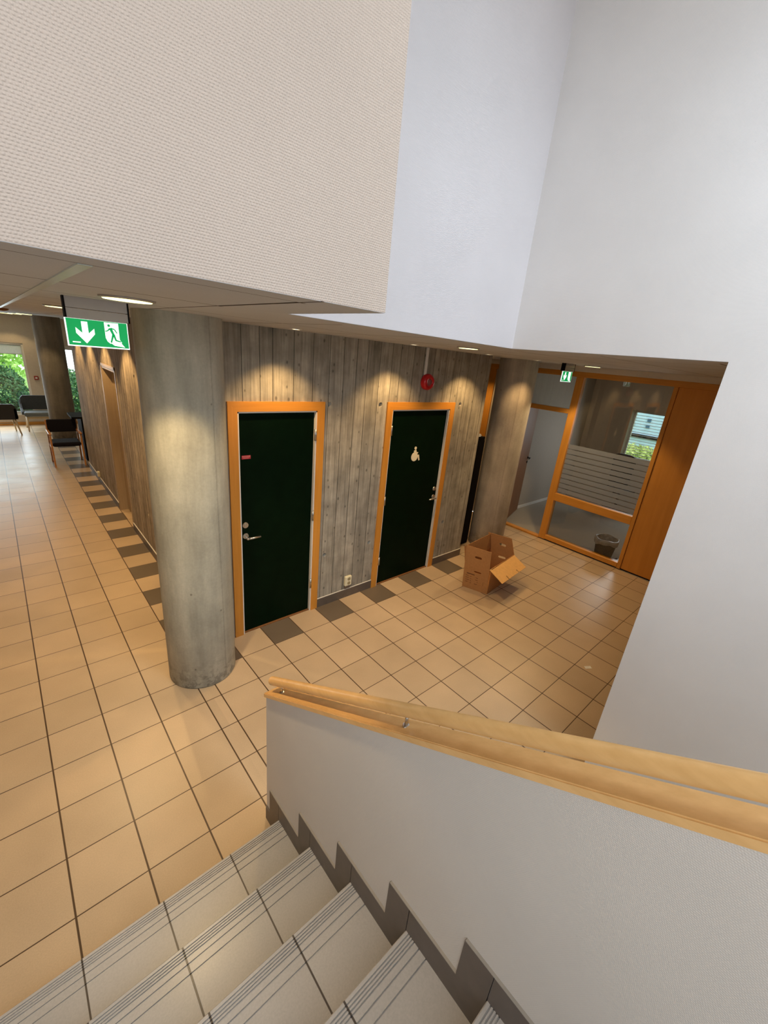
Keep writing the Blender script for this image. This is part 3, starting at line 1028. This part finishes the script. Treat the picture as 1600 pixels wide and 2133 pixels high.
def spotlight(x, y, label, energy, aim, group, angle=106, blend=0.6, vis=True):
    t = thing('recessed_spotlight', label, 'ceiling spotlight', (x, y, CZ), group)
    b = NBM(); lathe(b, [(0.030, CZ), (0.046, CZ), (0.044, CZ - 0.004), (0.030, CZ - 0.005)], x, y, 28, True)
    obj('trim_ring', b, 'white', t)
    b = NBM(); lathe(b, [(0, CZ - 0.004), (0.029, CZ - 0.004), (0.029, CZ - 0.001), (0, CZ - 0.001)], x, y, 28)
    obj('bulb', b, 'bulb', t)
    lamp('spotlight_lamp', 'SPOT', (x, y, CZ - 0.02), energy, WARM, t, 0.018, aim, angle, blend)
    return t


G1 = 'round downlights in the ceiling'
DE = 75
downlight(0.585, -0.425, 0.09, 'round lit downlight right beside the hanging exit sign near the thick column', DE * 1.12, G1)
downlight(0.575, 1.62, 0.09, 'round lit downlight just left of the hanging exit sign, further down the corridor', DE * 0.8, G1)
downlight(2.895, -0.357, 0.075, 'round lit downlight in front of the right green door', DE * 0.2, G1)
downlight(5.70, -0.12, 0.09, 'round lit downlight right of the small exit sign, before the glass partition', DE * 0.85, G1)
G1b = 'downlights at the far end of the corridor'
downlight(0.745, 8.7, 0.12, 'nearest of the three close-set lamps at the far corridor end', 30, G1b, dep=0.014)
downlight(0.66, 10.0, 0.115, 'middle one of the three close-set lamps at the far corridor end', 20, G1b, dep=0.014)
downlight(0.56, 11.1, 0.11, 'furthest of the three close-set lamps at the corridor end, leftmost in the picture', 15, G1b, dep=0.014)

G2 = 'spotlights washing the wall with the green doors'
SE = 40
for x, y, lb in ((1.77, 0.295, 'small recessed spotlight above the left green door'),
                 (2.955, 0.295, 'small recessed spotlight between the two green doors, left of the alarm'),
                 (4.085, 0.295, 'small recessed spotlight at the right end of the board-marked wall')):
    spotlight(x, y, lb, SE, (x, y, 0), G2)
spotlight(4.95, 0.22, 'small recessed spotlight left of the second concrete column', SE * 0.6, (4.95, 0.22, 0), G2)
spotlight(5.72, 1.62, 'added unseen spotlight behind the second column brightening the partition post', SE * 0.8, (5.72, 1.62, 0), G2, angle=120)  # extra lamp out of view, put in to brighten the orange post
G3 = 'spotlights washing the corridor wall'
for i, y in enumerate((1.65, 2.78, 3.95, 5.05, 6.15)):
    lb = ('nearest', 'second', 'third', 'fourth', 'furthest')[i] + ' of the spotlights along the corridor wall behind the exit sign'
    spotlight(0.90, y, lb, SE * 1.2, (0.90, y, 0), G3, angle=96, blend=0.45)

# dark round fitting at the end of the metal strip
b = NBM(); lathe(b, [(0, CZ), (0.10, CZ), (0.095, CZ - 0.02), (0.05, CZ - 0.035), (0, CZ - 0.035)], 0.31, 5.2, 28)
o = center(obj('ceiling_vent', b, 'brown_door'))
tag(o, 'dark round fitting on the corridor ceiling at the end of the metal strip', 'ceiling fitting')

# ---------------------------------------------------------------- exit signs


def exit_sign(x0, y, label):
    X0, X1 = x0, x0 + 0.250
    ZB, ZT = 2.421, 2.541
    t = thing('exit_sign', label, 'exit sign', ((X0 + X1) / 2, y, CZ), 'hanging green exit signs')
    b = NBM(); box(b, X0 + 0.010, X1 + 0.004, y - 0.016, y + 0.030, ZT + 0.044, CZ)
    box(b, X0 + 0.010, X1 + 0.004, y - 0.016, y + 0.030, ZT + 0.002, ZT + 0.0415)
    obj('housing', b, 'grey_metal', t)
    for a in (X0 + 0.003, X1 + 0.004):
        b = NBM(); box(b, a, a + 0.007, y - 0.018, y + 0.032, ZT + 0.001, CZ); obj('end_cap', b, 'black', t)
    b = NBM(); box(b, X0, X1, y - 0.004, y + 0.004, ZB, ZT)
    panel = obj('edge_glow_plate', b, 'sign_white', t)
    m = 0.005
    for s, yy in ((-1, y - 0.0042), (1, y + 0.0042)):
        y0_, y1_ = (yy - 0.0006, yy) if s < 0 else (yy, yy + 0.0006)
        b = NBM(); box(b, X0 + m, X1 - 0.003, y0_, y1_, ZB + m, ZT - 0.001)
        face = obj('green_face', b, 'sign_green', t)
        wx = (X1 - X0 - m - 0.003); hz = (ZT - ZB - m)

        def U(u, v):
            uu = u if s < 0 else 1 - u
            return (X0 + m + uu * wx, ZT - 0.001 - v * hz)
        e0, e1 = (y0_ - 0.0006, y0_) if s < 0 else (y1_, y1_ + 0.0006)
        b = NBM()
        prism(b, [U(*p) for p in ((.235, .08), (.335, .08), (.335, .52), (.435, .32), (.435, .53), (.285, .90), (.135, .53), (.135, .32), (.235, .52))], 'y', e0, e1)
        obj('arrow', b, 'sign_white', face)
        b = NBM()
        prism(b, [U(*p) for p in ((.61, .03), (.85, .03), (.85, .66), (.885, .78), (.87, .80), (.93, .96), (.71, .90), (.635, .76), (.61, .62))], 'y', e0, e1)
        dr = obj('doorway', b, 'sign_white', face)
        b = NBM()
        g0, g1 = (e0 - 0.0006, e0 - 0.0001) if s < 0 else (e1 + 0.0001, e1 + 0.0006)
        prism(b, [U(.685 + .024 * math.cos(a_), .14 + .052 * math.sin(a_)) for a_ in [2 * PI * i / 16 for i in range(16)]], 'y', g0, g1)

        def st_(p, q, w0, w1):
            P, Q = Vector(p), Vector(q)
            Pm = Vector((P.x * wx, P.y * hz)); Qm = Vector((Q.x * wx, Q.y * hz))
            d_ = (Qm - Pm).normalized(); n_ = Vector((-d_.y, d_.x))
            o_ = [Pm + n_ * w0, Pm - n_ * w0, Qm - n_ * w1, Qm + n_ * w1]
            prism(b, [U(v.x / wx, v.y / hz) for v in o_], 'y', g0, g1)
        st_((.705, .23), (.755, .52), .0065, .0048)      # torso
        st_((.695, .25), (.655, .35), .0028, .0025)      # arm forward
        st_((.655, .35), (.615, .37), .0025, .0022)
        st_((.715, .24), (.775, .27), .0028, .0026)      # arm back
        st_((.775, .27), (.815, .42), .0026, .0022)
        st_((.745, .48), (.695, .80), .0045, .0032)      # leg
        st_((.755, .48), (.785, .72), .0045, .0036)
        st_((.785, .70), (.865, .74), .0034, .0028)
        st_((.685, .84), (.745, .93), .0026, .0022)      # shadow mark
        obj('running_figure', b, 'sign_green', dr)
        b = NBM(); prism(b, [U(*p) for p in ((.06, .855), (.185, .855), (.185, .895), (.06, .895))], 'y', e0, e1)
        obj('small_print', b, 'sign_white', face)
    return t


es1 = exit_sign(0.411, 0.0, 'green exit sign with white down arrow hanging left of the thick concrete column')
dup(es1, (5.20 + 0.125, 0.0, CZ), 'distant green exit sign hanging near the glass partition, right of the second column')

# ---------------------------------------------------------------- fire alarm, sockets, call point
t = thing('fire_alarm', 'red round fire alarm sounder on the concrete wall above the right green door', 'fire alarm', (3.484, YW, 2.300))
b = NBM()
pr = [(0.0, 0.0), (0.078, 0.0), (0.082, 0.012), (0.080, 0.040), (0.066, 0.062), (0.040, 0.062), (0.036, 0.052), (0.0, 0.052)]
lathe(b, pr, 0, 0, 40)
bmesh.ops.transform(b, matrix=Matrix.Translation((3.484, YW, 2.300)) @ Matrix.Rotation(PI / 2, 4, 'X'), verts=b.verts)
obj('sounder', b, 'red', t)
b = NBM(); lathe(b, [(0, 0.0525), (0.034, 0.0525), (0.032, 0.056), (0, 0.058)], 0, 0, 28)
bmesh.ops.transform(b, matrix=Matrix.Translation((3.484, YW, 2.300)) @ Matrix.Rotation(PI / 2, 4, 'X'), verts=b.verts)
obj('grille', b, plain('dull_pink_grey', (0.30, 0.10, 0.09), 0.5), t)
b = NBM(); rbox(b, 3.437, 3.467, YW - 0.016, YW, 2.368, CZ, 0.003, 1)
o = center(obj('cable_trunking', b, 'white')); tag(o, 'white cable trunking running from the ceiling down to the red alarm', 'cable trunking')

t = thing('power_socket', 'cream double power socket low on the concrete wall between the green doors', 'power socket', (2.622, YW, 0.14))
b = NBM(); rbox(b, 2.580, 2.664, YW - 0.030, YW, 0.150, 0.262, 0.006, 2); obj('cover', b, 'cream', t)
for zz in (0.232, 0.182):
    b = NBM(); tube(b, (2.626, YW - 0.0295, zz), (2.626, YW - 0.032, zz), 0.020, 0.019, 24)
    tube(b, (2.626, YW - 0.032, zz), (2.626, YW - 0.0325, zz), 0.014, 0.014, 20)
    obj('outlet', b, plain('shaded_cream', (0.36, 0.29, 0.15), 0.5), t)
b = NBM(); rbox(b, 2.583, 2.655, YW - 0.020, YW, 0.112, 0.150, 0.003, 1); obj('back_box', b, 'skirt', t)

t = thing('power_socket', 'small white power socket low on the corridor wall', 'power socket', (XC, 5.83, 0.12))
b = NBM(); rbox(b, XC - 0.035, XC, 5.79, 5.87, 0.115, 0.20, 0.006, 2); obj('cover', b, 'cream', t)
b = NBM(); tube(b, (XC - 0.034, 5.83, 0.157), (XC - 0.036, 5.83, 0.157), 0.02, 0.02, 20); obj('outlet', b, 'white', t)

t = thing('call_point', 'small red fire call point on the end wall right of the big window', 'call point', (0.905, YE, 1.13))
b = NBM(); rbox(b, 0.862, 0.950, YE - 0.05, YE, 1.13, 1.22, 0.006, 1); obj('housing', b, 'red_dim', t)
b = NBM(); box(b, 0.884, 0.928, YE - 0.052, YE - 0.05, 1.155, 1.195); obj('push_glass', b, 'white', t)

# ---------------------------------------------------------------- cardboard box
Bx = Vector((4.037, -0.274, 0)); Wd = Vector((-0.095, 0.287, 0)); Ld = Vector((0.597, 0.075, 0)); HB = 0.337
cb = thing('cardboard_box', 'open brown cardboard moving box on the tiled floor before the second column', 'cardboard box', (4.29, -0.09, 0))


def panel(name, o, u, v, mat, hole=None, thick=0.005, slots=None):
    """flat board o + u*s + v*t with an optional hand hole (s0,s1,t0,t1); slots = notches in the far edge"""
    b = NBM()
    o, u, v = Vector(o), Vector(u), Vector(v)
    n = u.cross(v).normalized() * thick
    def P(s, t_): return o + u * s + v * t_
    if hole:
        s0, s1, t0, t1 = hole
        mid = (t0 + t1) / 2; hh = (t1 - t0) / 2; ins = (s1 - s0) * 0.16
        H = [(s0, mid), (s0 + ins * .3, t1 - hh * .3), (s0 + ins, t1), (s1 - ins, t1), (s1 - ins * .3, t1 - hh * .3), (s1, mid), (s1 - ins * .3, t0 + hh * .3), (s1 - ins, t0), (s0 + ins, t0), (s0 + ins * .3, t0 + hh * .3)]
        Oq = [(0, mid), (0, 1), (s0 + ins, 1), (s1 - ins, 1), (1, 1), (1, mid), (1, 0), (s1 - ins, 0), (s0 + ins, 0), (0, 0)]
        for side in (0, 1):
            hv = [b.verts.new(P(*q) + n * side) for q in H]
            ov = [b.verts.new(P(*q) + n * side) for q in Oq]
            for i in range(10):
                j = (i + 1) % 10
                b.faces.new((ov[i], ov[j], hv[j], hv[i]) if side == 0 else (hv[i], hv[j], ov[j], ov[i]))
            if side == 0: h0_, o0_ = hv, ov
            else:
                for i in range(10):
                    j = (i + 1) % 10
                    b.faces.new((h0_[i], h0_[j], hv[j], hv[i])); b.faces.new((o0_[j], o0_[i], ov[i], ov[j]))
    else:
        out = [(0, 0), (1, 0), (1, 1)]
        for s0, s1, dp in (slots or []): out += [(s1, 1), (s1, 1 - dp), (s0, 1 - dp), (s0, 1)]
        out += [(0, 1)]
        A = [b.verts.new(P(*q)) for q in out]; B = [b.verts.new(P(*q) + n) for q in out]
        b.faces.new(A[::-1]); b.faces.new(B)
        for i in range(len(out)):
            j = (i + 1) % len(out); b.faces.new((A[i], A[j], B[j], B[i]))
    return obj(name, b, mat, cb)


def two_sided(name):
    bb = NB(name)
    x, y, z = bb.xyz(False)
    g = bb.new('ShaderNodeNewGeometry')
    f = bb.ramp(bb.noise(bb.pos, 40, 3), 0.3, 0.7, 0.95, 1.05)
    bb.base(bb.mix(1.0, (0.47, 0.235, 0.09), bb.comb(f, f, f), 'MULTIPLY'), 0.85, spec=0.15)
    bb.bump(bb.noise(bb.pos, 200, 2), 0.1, 0.001)
    return bb.m


CARD = two_sided('cardboard')
up = Vector((0, 0, HB))
lean = Vector((-0.028, 0.004, 0))
bt = panel('bottom', Bx + Vector((0, 0, 0.003)), Ld, Wd, CARD)
fp = panel('end_panel', Bx, Wd, up + lean, CARD, (0.30, 0.60, 0.70, 0.76))
panel('end_panel', Bx + Ld, Wd, up, CARD, (0.30, 0.62, 0.70, 0.78))
panel('side_panel', Bx, Ld, up, CARD)
panel('side_panel', Bx + Wd, Ld, up, CARD)
TB = Bx + up + lean
panel('end_flap', TB, Wd, Vector((-0.012, 0.012, 0.215)), CARD, (0.34, 0.62, 0.38, 0.52))
panel('end_flap', Bx + Ld + up, Wd, Vector((-0.03, 0.06, 0.20)), CARD, (0.30, 0.58, 0.34, 0.50))
panel('side_flap', TB + Wd, Ld - lean, Vector((-0.02, 0.03, 0.19)), CARD)
panel('side_flap', TB + Vector((0, 0, -0.004)), Ld - lean, Vector((-0.01, -0.195, -0.082)), 'card_in', None, 0.005, [(0.66, 0.685, 0.22), (0.26, 0.285, 0.22)])
# printed marks on the end panel
nf = Wd.cross(up).normalized() * 0.0012
side = -1 if nf.dot(Vector((-1, 0, 0))) < 0 else 1
nf = nf * side


def mark(s0, s1, t0, t1):
    vv = up + lean
    vs = [Bx + Wd * s + vv * t_ + nf * 1.2 for s, t_ in ((s0, t0), (s1, t0), (s1, t1), (s0, t1))]
    b = NBM(); b.faces.new([b.verts.new(v) for v in vs])
    obj('printed_line', b, 'print', cb)


rr = random.Random(3)
mark(0.55, 0.86, 0.585, 0.615)
for row in range(4):
    t_ = 0.50 - row * 0.085
    mark(0.80 - rr.random() * 0.08, 0.90, t_, t_ + 0.016)
    mark(0.66, 0.71, t_ - 0.01, t_ + 0.006)
    mark(0.40, 0.42 + rr.random() * 0.14, t_ + 0.0, t_ + 0.016)
mark(0.18, 0.19, 0.28, 0.42)

# scrap of paper
b = NBM(); prism(b, [(3.745, -1.590), (3.800, -1.625), (3.822, -1.600), (3.768, -1.566)], 'z', 0.0005, 0.002)
o = center(obj('paper_scrap', b, 'paper_white')); tag(o, 'small white scrap of paper on the tiled floor near the right wall', 'paper')

# ---------------------------------------------------------------- black cabinet behind the wall end
t = thing('black_cabinet', 'tall black cabinet in the gap between the concrete wall and the second column', 'cabinet', (4.86, 1.05, 0))
b = NBM(); rbox(b, 4.60, 5.04, 0.80, 1.30, 0.0, 1.605, 0.006, 1); obj('body', b, 'black', t)
b = NBM(); rbox(b, 4.62, 5.02, 0.785, 0.80, 0.06, 1.56, 0.003, 1); obj('door', b, 'black', t)
b = NBM(); path(b, [(4.66, 0.775, 0.42), (4.69, 0.770, 0.36), (4.71, 0.768, 0.26), (4.70, 0.770, 0.16), (4.67, 0.775, 0.12)], 0.003)
o = center(obj('cable', b, 'white')); tag(o, 'thin white cable looping down in front of the black cabinet', 'cable')
b = NBM()
for i, (dx, dz) in enumerate(((0, 0), (0.01, 0.012), (-0.008, 0.026))):
    box(b, 4.66 + dx, 4.96 + dx, 0.82, 1.04, 1.606 + dz, 1.616 + dz)
o = center(obj('paper_stack', b, 'paper_white')); tag(o, 'low stack of papers lying on top of the black cabinet', 'papers')

# ---------------------------------------------------------------- office things
t = thing('waste_bin', 'black waste bin with a bag liner on the carpet behind the glass', 'waste bin', (6.50, -0.62, 0))
b = NBM(); lathe(b, [(0, 0.0), (0.115, 0.0), (0.150, 0.30), (0.144, 0.30), (0.110, 0.01), (0, 0.01)], 6.50, -0.62, 36); obj('bucket', b, 'black', t)
b = NBM()
seg = 48
prof = [(0.112, 0.05), (0.140, 0.29), (0.150, 0.312), (0.162, 0.306), (0.166, 0.27), (0.160, 0.235), (0.158, 0.225)]
rings = []
for k, (r, z) in enumerate(prof):
    rings.append([b.verts.new((6.50 + (r + 0.006 * math.sin(5 * a) * (k > 2)) * math.cos(a), -0.62 + (r + 0.006 * math.sin(7 * a + 1) * (k > 2)) * math.sin(a), z + (0.018 * math.sin(2 * a + .6) + 0.008 * math.sin(7 * a)) * (k > 4) + 0.006 * math.sin(4 * a) * (1 < k < 5))) for a in [2 * PI * i / seg for i in range(seg)]])
for A, B in zip(rings, rings[1:]):
    for i in range(seg):
        j = (i + 1) % seg; f = b.faces.new((A[i], A[j], B[j], B[i])); f.smooth = True
obj('bag_liner', b, 'bag', t)
t = thing('power_strip', 'small black socket box on the carpet just right of the waste bin', 'power strip', (6.50, -0.845, 0))
b = NBM(); rbox(b, 6.38, 6.56, -0.895, -0.79, 0.0, 0.045, 0.006, 1); obj('case', b, 'black', t)
for i in range(3):
    b = NBM(); tube(b, (6.42 + 0.05 * i, -0.842, 0.044), (6.42 + 0.05 * i, -0.842, 0.047), 0.018, 0.018, 16); obj('outlet', b, 'grey_metal', t)

t = thing('office_chair', 'black office chair whose curved back top shows above the frosted stripes', 'chair', (8.93, 0.15, 0))
b = NBM()
N = 14
outl = [(0.20 * (-1 + 2 * i / N), 1.218 - 0.05 * abs(-1 + 2 * i / N) ** 3) for i in range(N + 1)] + [(0.17, 0.66), (-0.17, 0.66)]
prism(b, [(0.15 + p[0], p[1]) for p in outl], 'x', 8.68, 8.73)
obj('backrest', b, 'black', t)
b = NBM(); rbox(b, 8.72, 9.16, -0.08, 0.38, 0.46, 0.54, 0.03, 3); obj('seat', b, 'black', t)
b = NBM(); tube(b, (8.93, 0.15, 0.08), (8.93, 0.15, 0.46), 0.025, 0.025); obj('pole', b, 'dark_metal', t)
b = NBM(); box(b, 8.66, 8.69, 0.12, 0.18, 0.46, 0.95); tube(b, (8.67, 0.15, 0.47), (8.93, 0.15, 0.44), 0.02, 0.02); obj('back_support', b, 'dark_metal', t)
for i in range(5):
    a_ = 2 * PI * i / 5
    b = NBM(); tube(b, (8.93, 0.15, 0.09), (8.93 + 0.28 * math.cos(a_), 0.15 + 0.28 * math.sin(a_), 0.055), 0.018, 0.014)
    ball(b, (8.93 + 0.28 * math.cos(a_), 0.15 + 0.28 * math.sin(a_), 0.03), 0.03, 12)
    obj('castor_leg', b, 'dark_metal', t)

# ---------------------------------------------------------------- corridor end: visitor chair
t = thing('visitor_chair', 'dark blue upholstered armchair with orange wood frame standing before the corridor column', 'chair', (0.93, 7.38, 0))
cx0, cx1 = 0.685, 1.175
yf, yb_ = 7.10, 7.55
for sx_ in (cx0, cx1 - 0.028):
    b = NBM(); prism(b, [(yf - 0.03, 0), (yf + 0.01, 0), (yf + 0.065, 0.60), (yf + 0.02, 0.60)], 'x', sx_, sx_ + 0.028); obj('leg', b, 'chair_wood', t)
    b = NBM(); prism(b, [(yb_ - 0.01, 0), (yb_ + 0.03, 0), (yb_ + 0.0, 0.45), (yb_ + 0.05, 0.80), (yb_ + 0.015, 0.80), (yb_ - 0.04, 0.45)], 'x', sx_, sx_ + 0.028); obj('leg', b, 'chair_wood', t)
    b = NBM(); rbox(b, sx_ - 0.010, sx_ + 0.038, yf + 0.0, yb_ + 0.02, 0.60, 0.625, 0.008, 2); obj('armrest', b, 'chair_wood', t)
    b = NBM(); box(b, sx_ + 0.006, sx_ + 0.022, yf + 0.02, yb_, 0.34, 0.385); obj('side_rail', b, 'chair_wood', t)
b = NBM(); rbox(b, cx0 + 0.028, cx1 - 0.028, yf - 0.005, yb_ - 0.04, 0.375, 0.455, 0.035, 4); obj('seat', b, 'navy', t)
b = NBM(); rbox(b, cx0 + 0.02, cx1 - 0.02, yb_ - 0.035, yb_ + 0.015, 0.575, 0.815, 0.022, 3); obj('backrest', b, 'navy', t)

# black desk past the end of the corridor wall
t = thing('desk', 'dark desk just past the far end of the corridor wall', 'desk', (1.6, 7.6, 0))
b = NBM(); box(b, 1.085, 2.2, 7.40, 8.0, 0.835, 0.870); obj('desk_top', b, 'black', t)
b = NBM(); box(b, 1.235, 1.27, 7.42, 7.98, 0, 0.835); obj('side_panel', b, 'black', t)
b = NBM(); box(b, 2.12, 2.16, 7.42, 7.98, 0, 0.835); obj('side_panel', b, 'black', t)
b = NBM(); box(b, 1.27, 2.12, 7.44, 7.46, 0.05, 0.835); obj('front_panel', b, 'black', t)

# lounge armchairs


def shell_points(w, h, arm):
    return [(-w, arm), (-w, h - 0.06), (-w + 0.06, h), (w - 0.06, h), (w, h - 0.06), (w, arm)]


# armchair facing the camera
ax, ay = 0.80, 11.0
t = thing('armchair', 'charcoal shell armchair with pale wooden legs facing the corridor below the window', 'armchair', (ax, ay, 0))
b = NBM()
WX = 0.32
prof = [(-WX, 0.46), (-WX + 0.01, 0.74), (-WX + 0.06, 0.80), (WX - 0.06, 0.80), (WX - 0.01, 0.74), (WX, 0.46)]
prism(b, [(ax + p[0], p[1]) for p in prof], 'y', ay + 0.12, ay + 0.18)
for s in (-1, 1):
    arm = [(ay - 0.30, 0.40), (ay - 0.26, 0.46), (ay - 0.02, 0.52), (ay + 0.10, 0.60), (ay + 0.18, 0.70), (ay + 0.18, 0.40)]
    prism(b, arm, 'x', ax + s * WX - 0.02, ax + s * WX + 0.02)
obj('shell', b, 'char_fab', t)
b = NBM(); rbox(b, ax - 0.30, ax + 0.30, ay - 0.34, ay + 0.12, 0.355, 0.455, 0.03, 3); obj('seat_cushion', b, 'seat_top', t)
for s in (-1, 1):
    b = NBM(); tube(b, (ax + s * 0.25, ay - 0.30, 0.36), (ax + s * 0.27, ay - 0.34, 0.0), 0.020, 0.014); obj('leg', b, 'pale_wood', t)
    b = NBM(); tube(b, (ax + s * 0.24, ay + 0.16, 0.36), (ax + s * 0.28, ay + 0.22, 0.0), 0.020, 0.014); obj('leg', b, 'pale_wood', t)
b = NBM(); box(b, ax - 0.27, ax + 0.27, ay - 0.30, ay - 0.27, 0.30, 0.34); obj('front_rail', b, 'pale_wood', t)
# armchair turned away on the left
ax, ay = 0.02, 10.55
t = thing('armchair', 'dark brown armchair with splayed wooden legs cut by the left picture edge', 'armchair', (ax, ay, 0))
b = NBM(); prism(b, [(ax - 0.34, 0.36), (ax - 0.38, 0.66), (ax - 0.32, 0.70), (ax + 0.28, 0.70), (ax + 0.33, 0.66), (ax + 0.36, 0.40), (ax + 0.30, 0.36)], 'y', ay - 0.25, ay - 0.18)
prism(b, [(ay - 0.25, 0.36), (ay - 0.25, 0.60), (ay + 0.25, 0.52), (ay + 0.28, 0.40)], 'x', ax + 0.30, ax + 0.35)
obj('shell', b, 'char_brown', t)
b = NBM(); rbox(b, ax - 0.32, ax + 0.30, ay - 0.18, ay + 0.28, 0.34, 0.43, 0.025, 2); obj('seat_cushion', b, 'char_brown', t)
for s in (-1, 1):
    b = NBM(); tube(b, (ax + s * 0.28, ay - 0.20, 0.42), (ax + s * 0.355, ay - 0.26, 0.0), 0.020, 0.014); obj('leg', b, 'pale_wood', t)
    b = NBM(); tube(b, (ax + s * 0.25, ay + 0.20, 0.36), (ax + s * 0.28, ay + 0.28, 0.0), 0.020, 0.014); obj('leg', b, 'pale_wood', t)
b = NBM(); tube(b, (ax - 0.30, ay - 0.21, 0.27), (ax + 0.30, ay - 0.21, 0.27), 0.012); obj('stretcher', b, 'pale_wood', t)

# ---------------------------------------------------------------- outside
b = NBM(); box(b, -12, 14, YE + 0.2, 30, -0.25, -0.15); struct('floor_outside', b, 'grass')
b = NBM(); box(b, 9.6, 40, -14, YE, -0.25, -0.15); struct('floor_outside_office', b, 'grass')


def shrub(name, label, c, rad, n, ls, mat, seed, cat='shrub', group=None):
    r = random.Random(seed)
    t = thing(name, label, cat, (c[0], c[1], -0.15), group)
    b = NBM()
    for i in range(n):
        th = r.random() * 2 * PI; ph = math.acos(1 - 2 * r.random()); rr_ = 0.60 + 0.42 * r.random()
        k = 1 + 0.18 * math.sin(3 * th + seed) * math.sin(2 * ph + seed)
        p = Vector((c[0] + rad[0] * rr_ * k * math.sin(ph) * math.cos(th), c[1] + rad[1] * rr_ * k * math.sin(ph) * math.sin(th), c[2] + rad[2] * rr_ * k * math.cos(ph)))
        if p.z < -0.12: continue
        a = Vector((r.uniform(-1, 1), r.uniform(-1, 1), r.uniform(-1, 1))).normalized()
        q = a.orthogonal().normalized() * ls * 0.45
        l = a * ls * r.uniform(0.7, 1.3)
        vs = [b.verts.new(v) for v in (p - l * 0.5, p + q * 0.7, p + l * 0.6, p - q * 0.7)]
        b.faces.new(vs)
    f = obj('foliage', b, mat, t)
    b = NBM()
    for i in range(5):
        tube(b, (c[0] + r.uniform(-.1, .1), c[1] + r.uniform(-.1, .1), -0.15), (c[0] + r.uniform(-.6, .6) * rad[0], c[1] + r.uniform(-.5, .5) * rad[1], c[2] + 0.3 * rad[2]), 0.03, 0.01, 6)
    obj('stem', b, 'brown_door', t)
    return t


shrub('shrub', 'dark green bushy shrub right outside the big window, leftmost', (-1.75, 13.6, 0.55), (0.78, 0.6, 0.85), 3500, 0.10, 'leaf', 1)
shrub('shrub', 'dark green bushy shrub outside the window behind the facing armchair', (0.05, 13.5, 0.50), (0.82, 0.6, 0.88), 4500, 0.10, 'leaf', 2)
shrub('shrub', 'dark green shrub outside at the right edge of the big window', (1.72, 13.9, 0.45), (0.68, 0.6, 0.82), 3000, 0.10, 'leaf', 3)
shrub('tree', 'light green sunlit tree crown above the hedge outside the window', (-1.0, 18.5, 2.2), (2.8, 1.0, 2.3), 6000, 0.22, 'leaf_light', 4, 'tree')
shrub('tree', 'pale leafy tree seen through the narrow window beside the corridor wall', (4.2, 18.0, 1.5), (1.3, 0.8, 2.0), 1200, 0.25, 'leaf_light', 5, 'tree')
# outside the office window
t = thing('office_building', 'pale blue building across the lawn behind the office window blind', 'building', (19, 3, -0.15))
b = NBM(); box(b, 19, 25, -8, 14, -0.15, 6.0); obj('facade', b, 'facade', t)
for k in range(9):
    for zz in (0.82, 1.06):
        b = NBM(); box(b, 18.95, 19.0, 1.2 + 0.55 * k, 1.32 + 0.55 * k, zz, zz + 0.12); obj('window', b, 'blue_dark', t)
b = NBM(); box(b, 18.9, 19.0, -8, 14, 0.42, 0.54); obj('dark_band', b, 'black', t)
shrub('hedge', 'yellow green hedge on the lawn outside the office window', (15.5, 2.0, 0.22), (0.5, 2.6, 0.36), 5000, 0.10, 'leaf_yellow', 6, 'hedge')
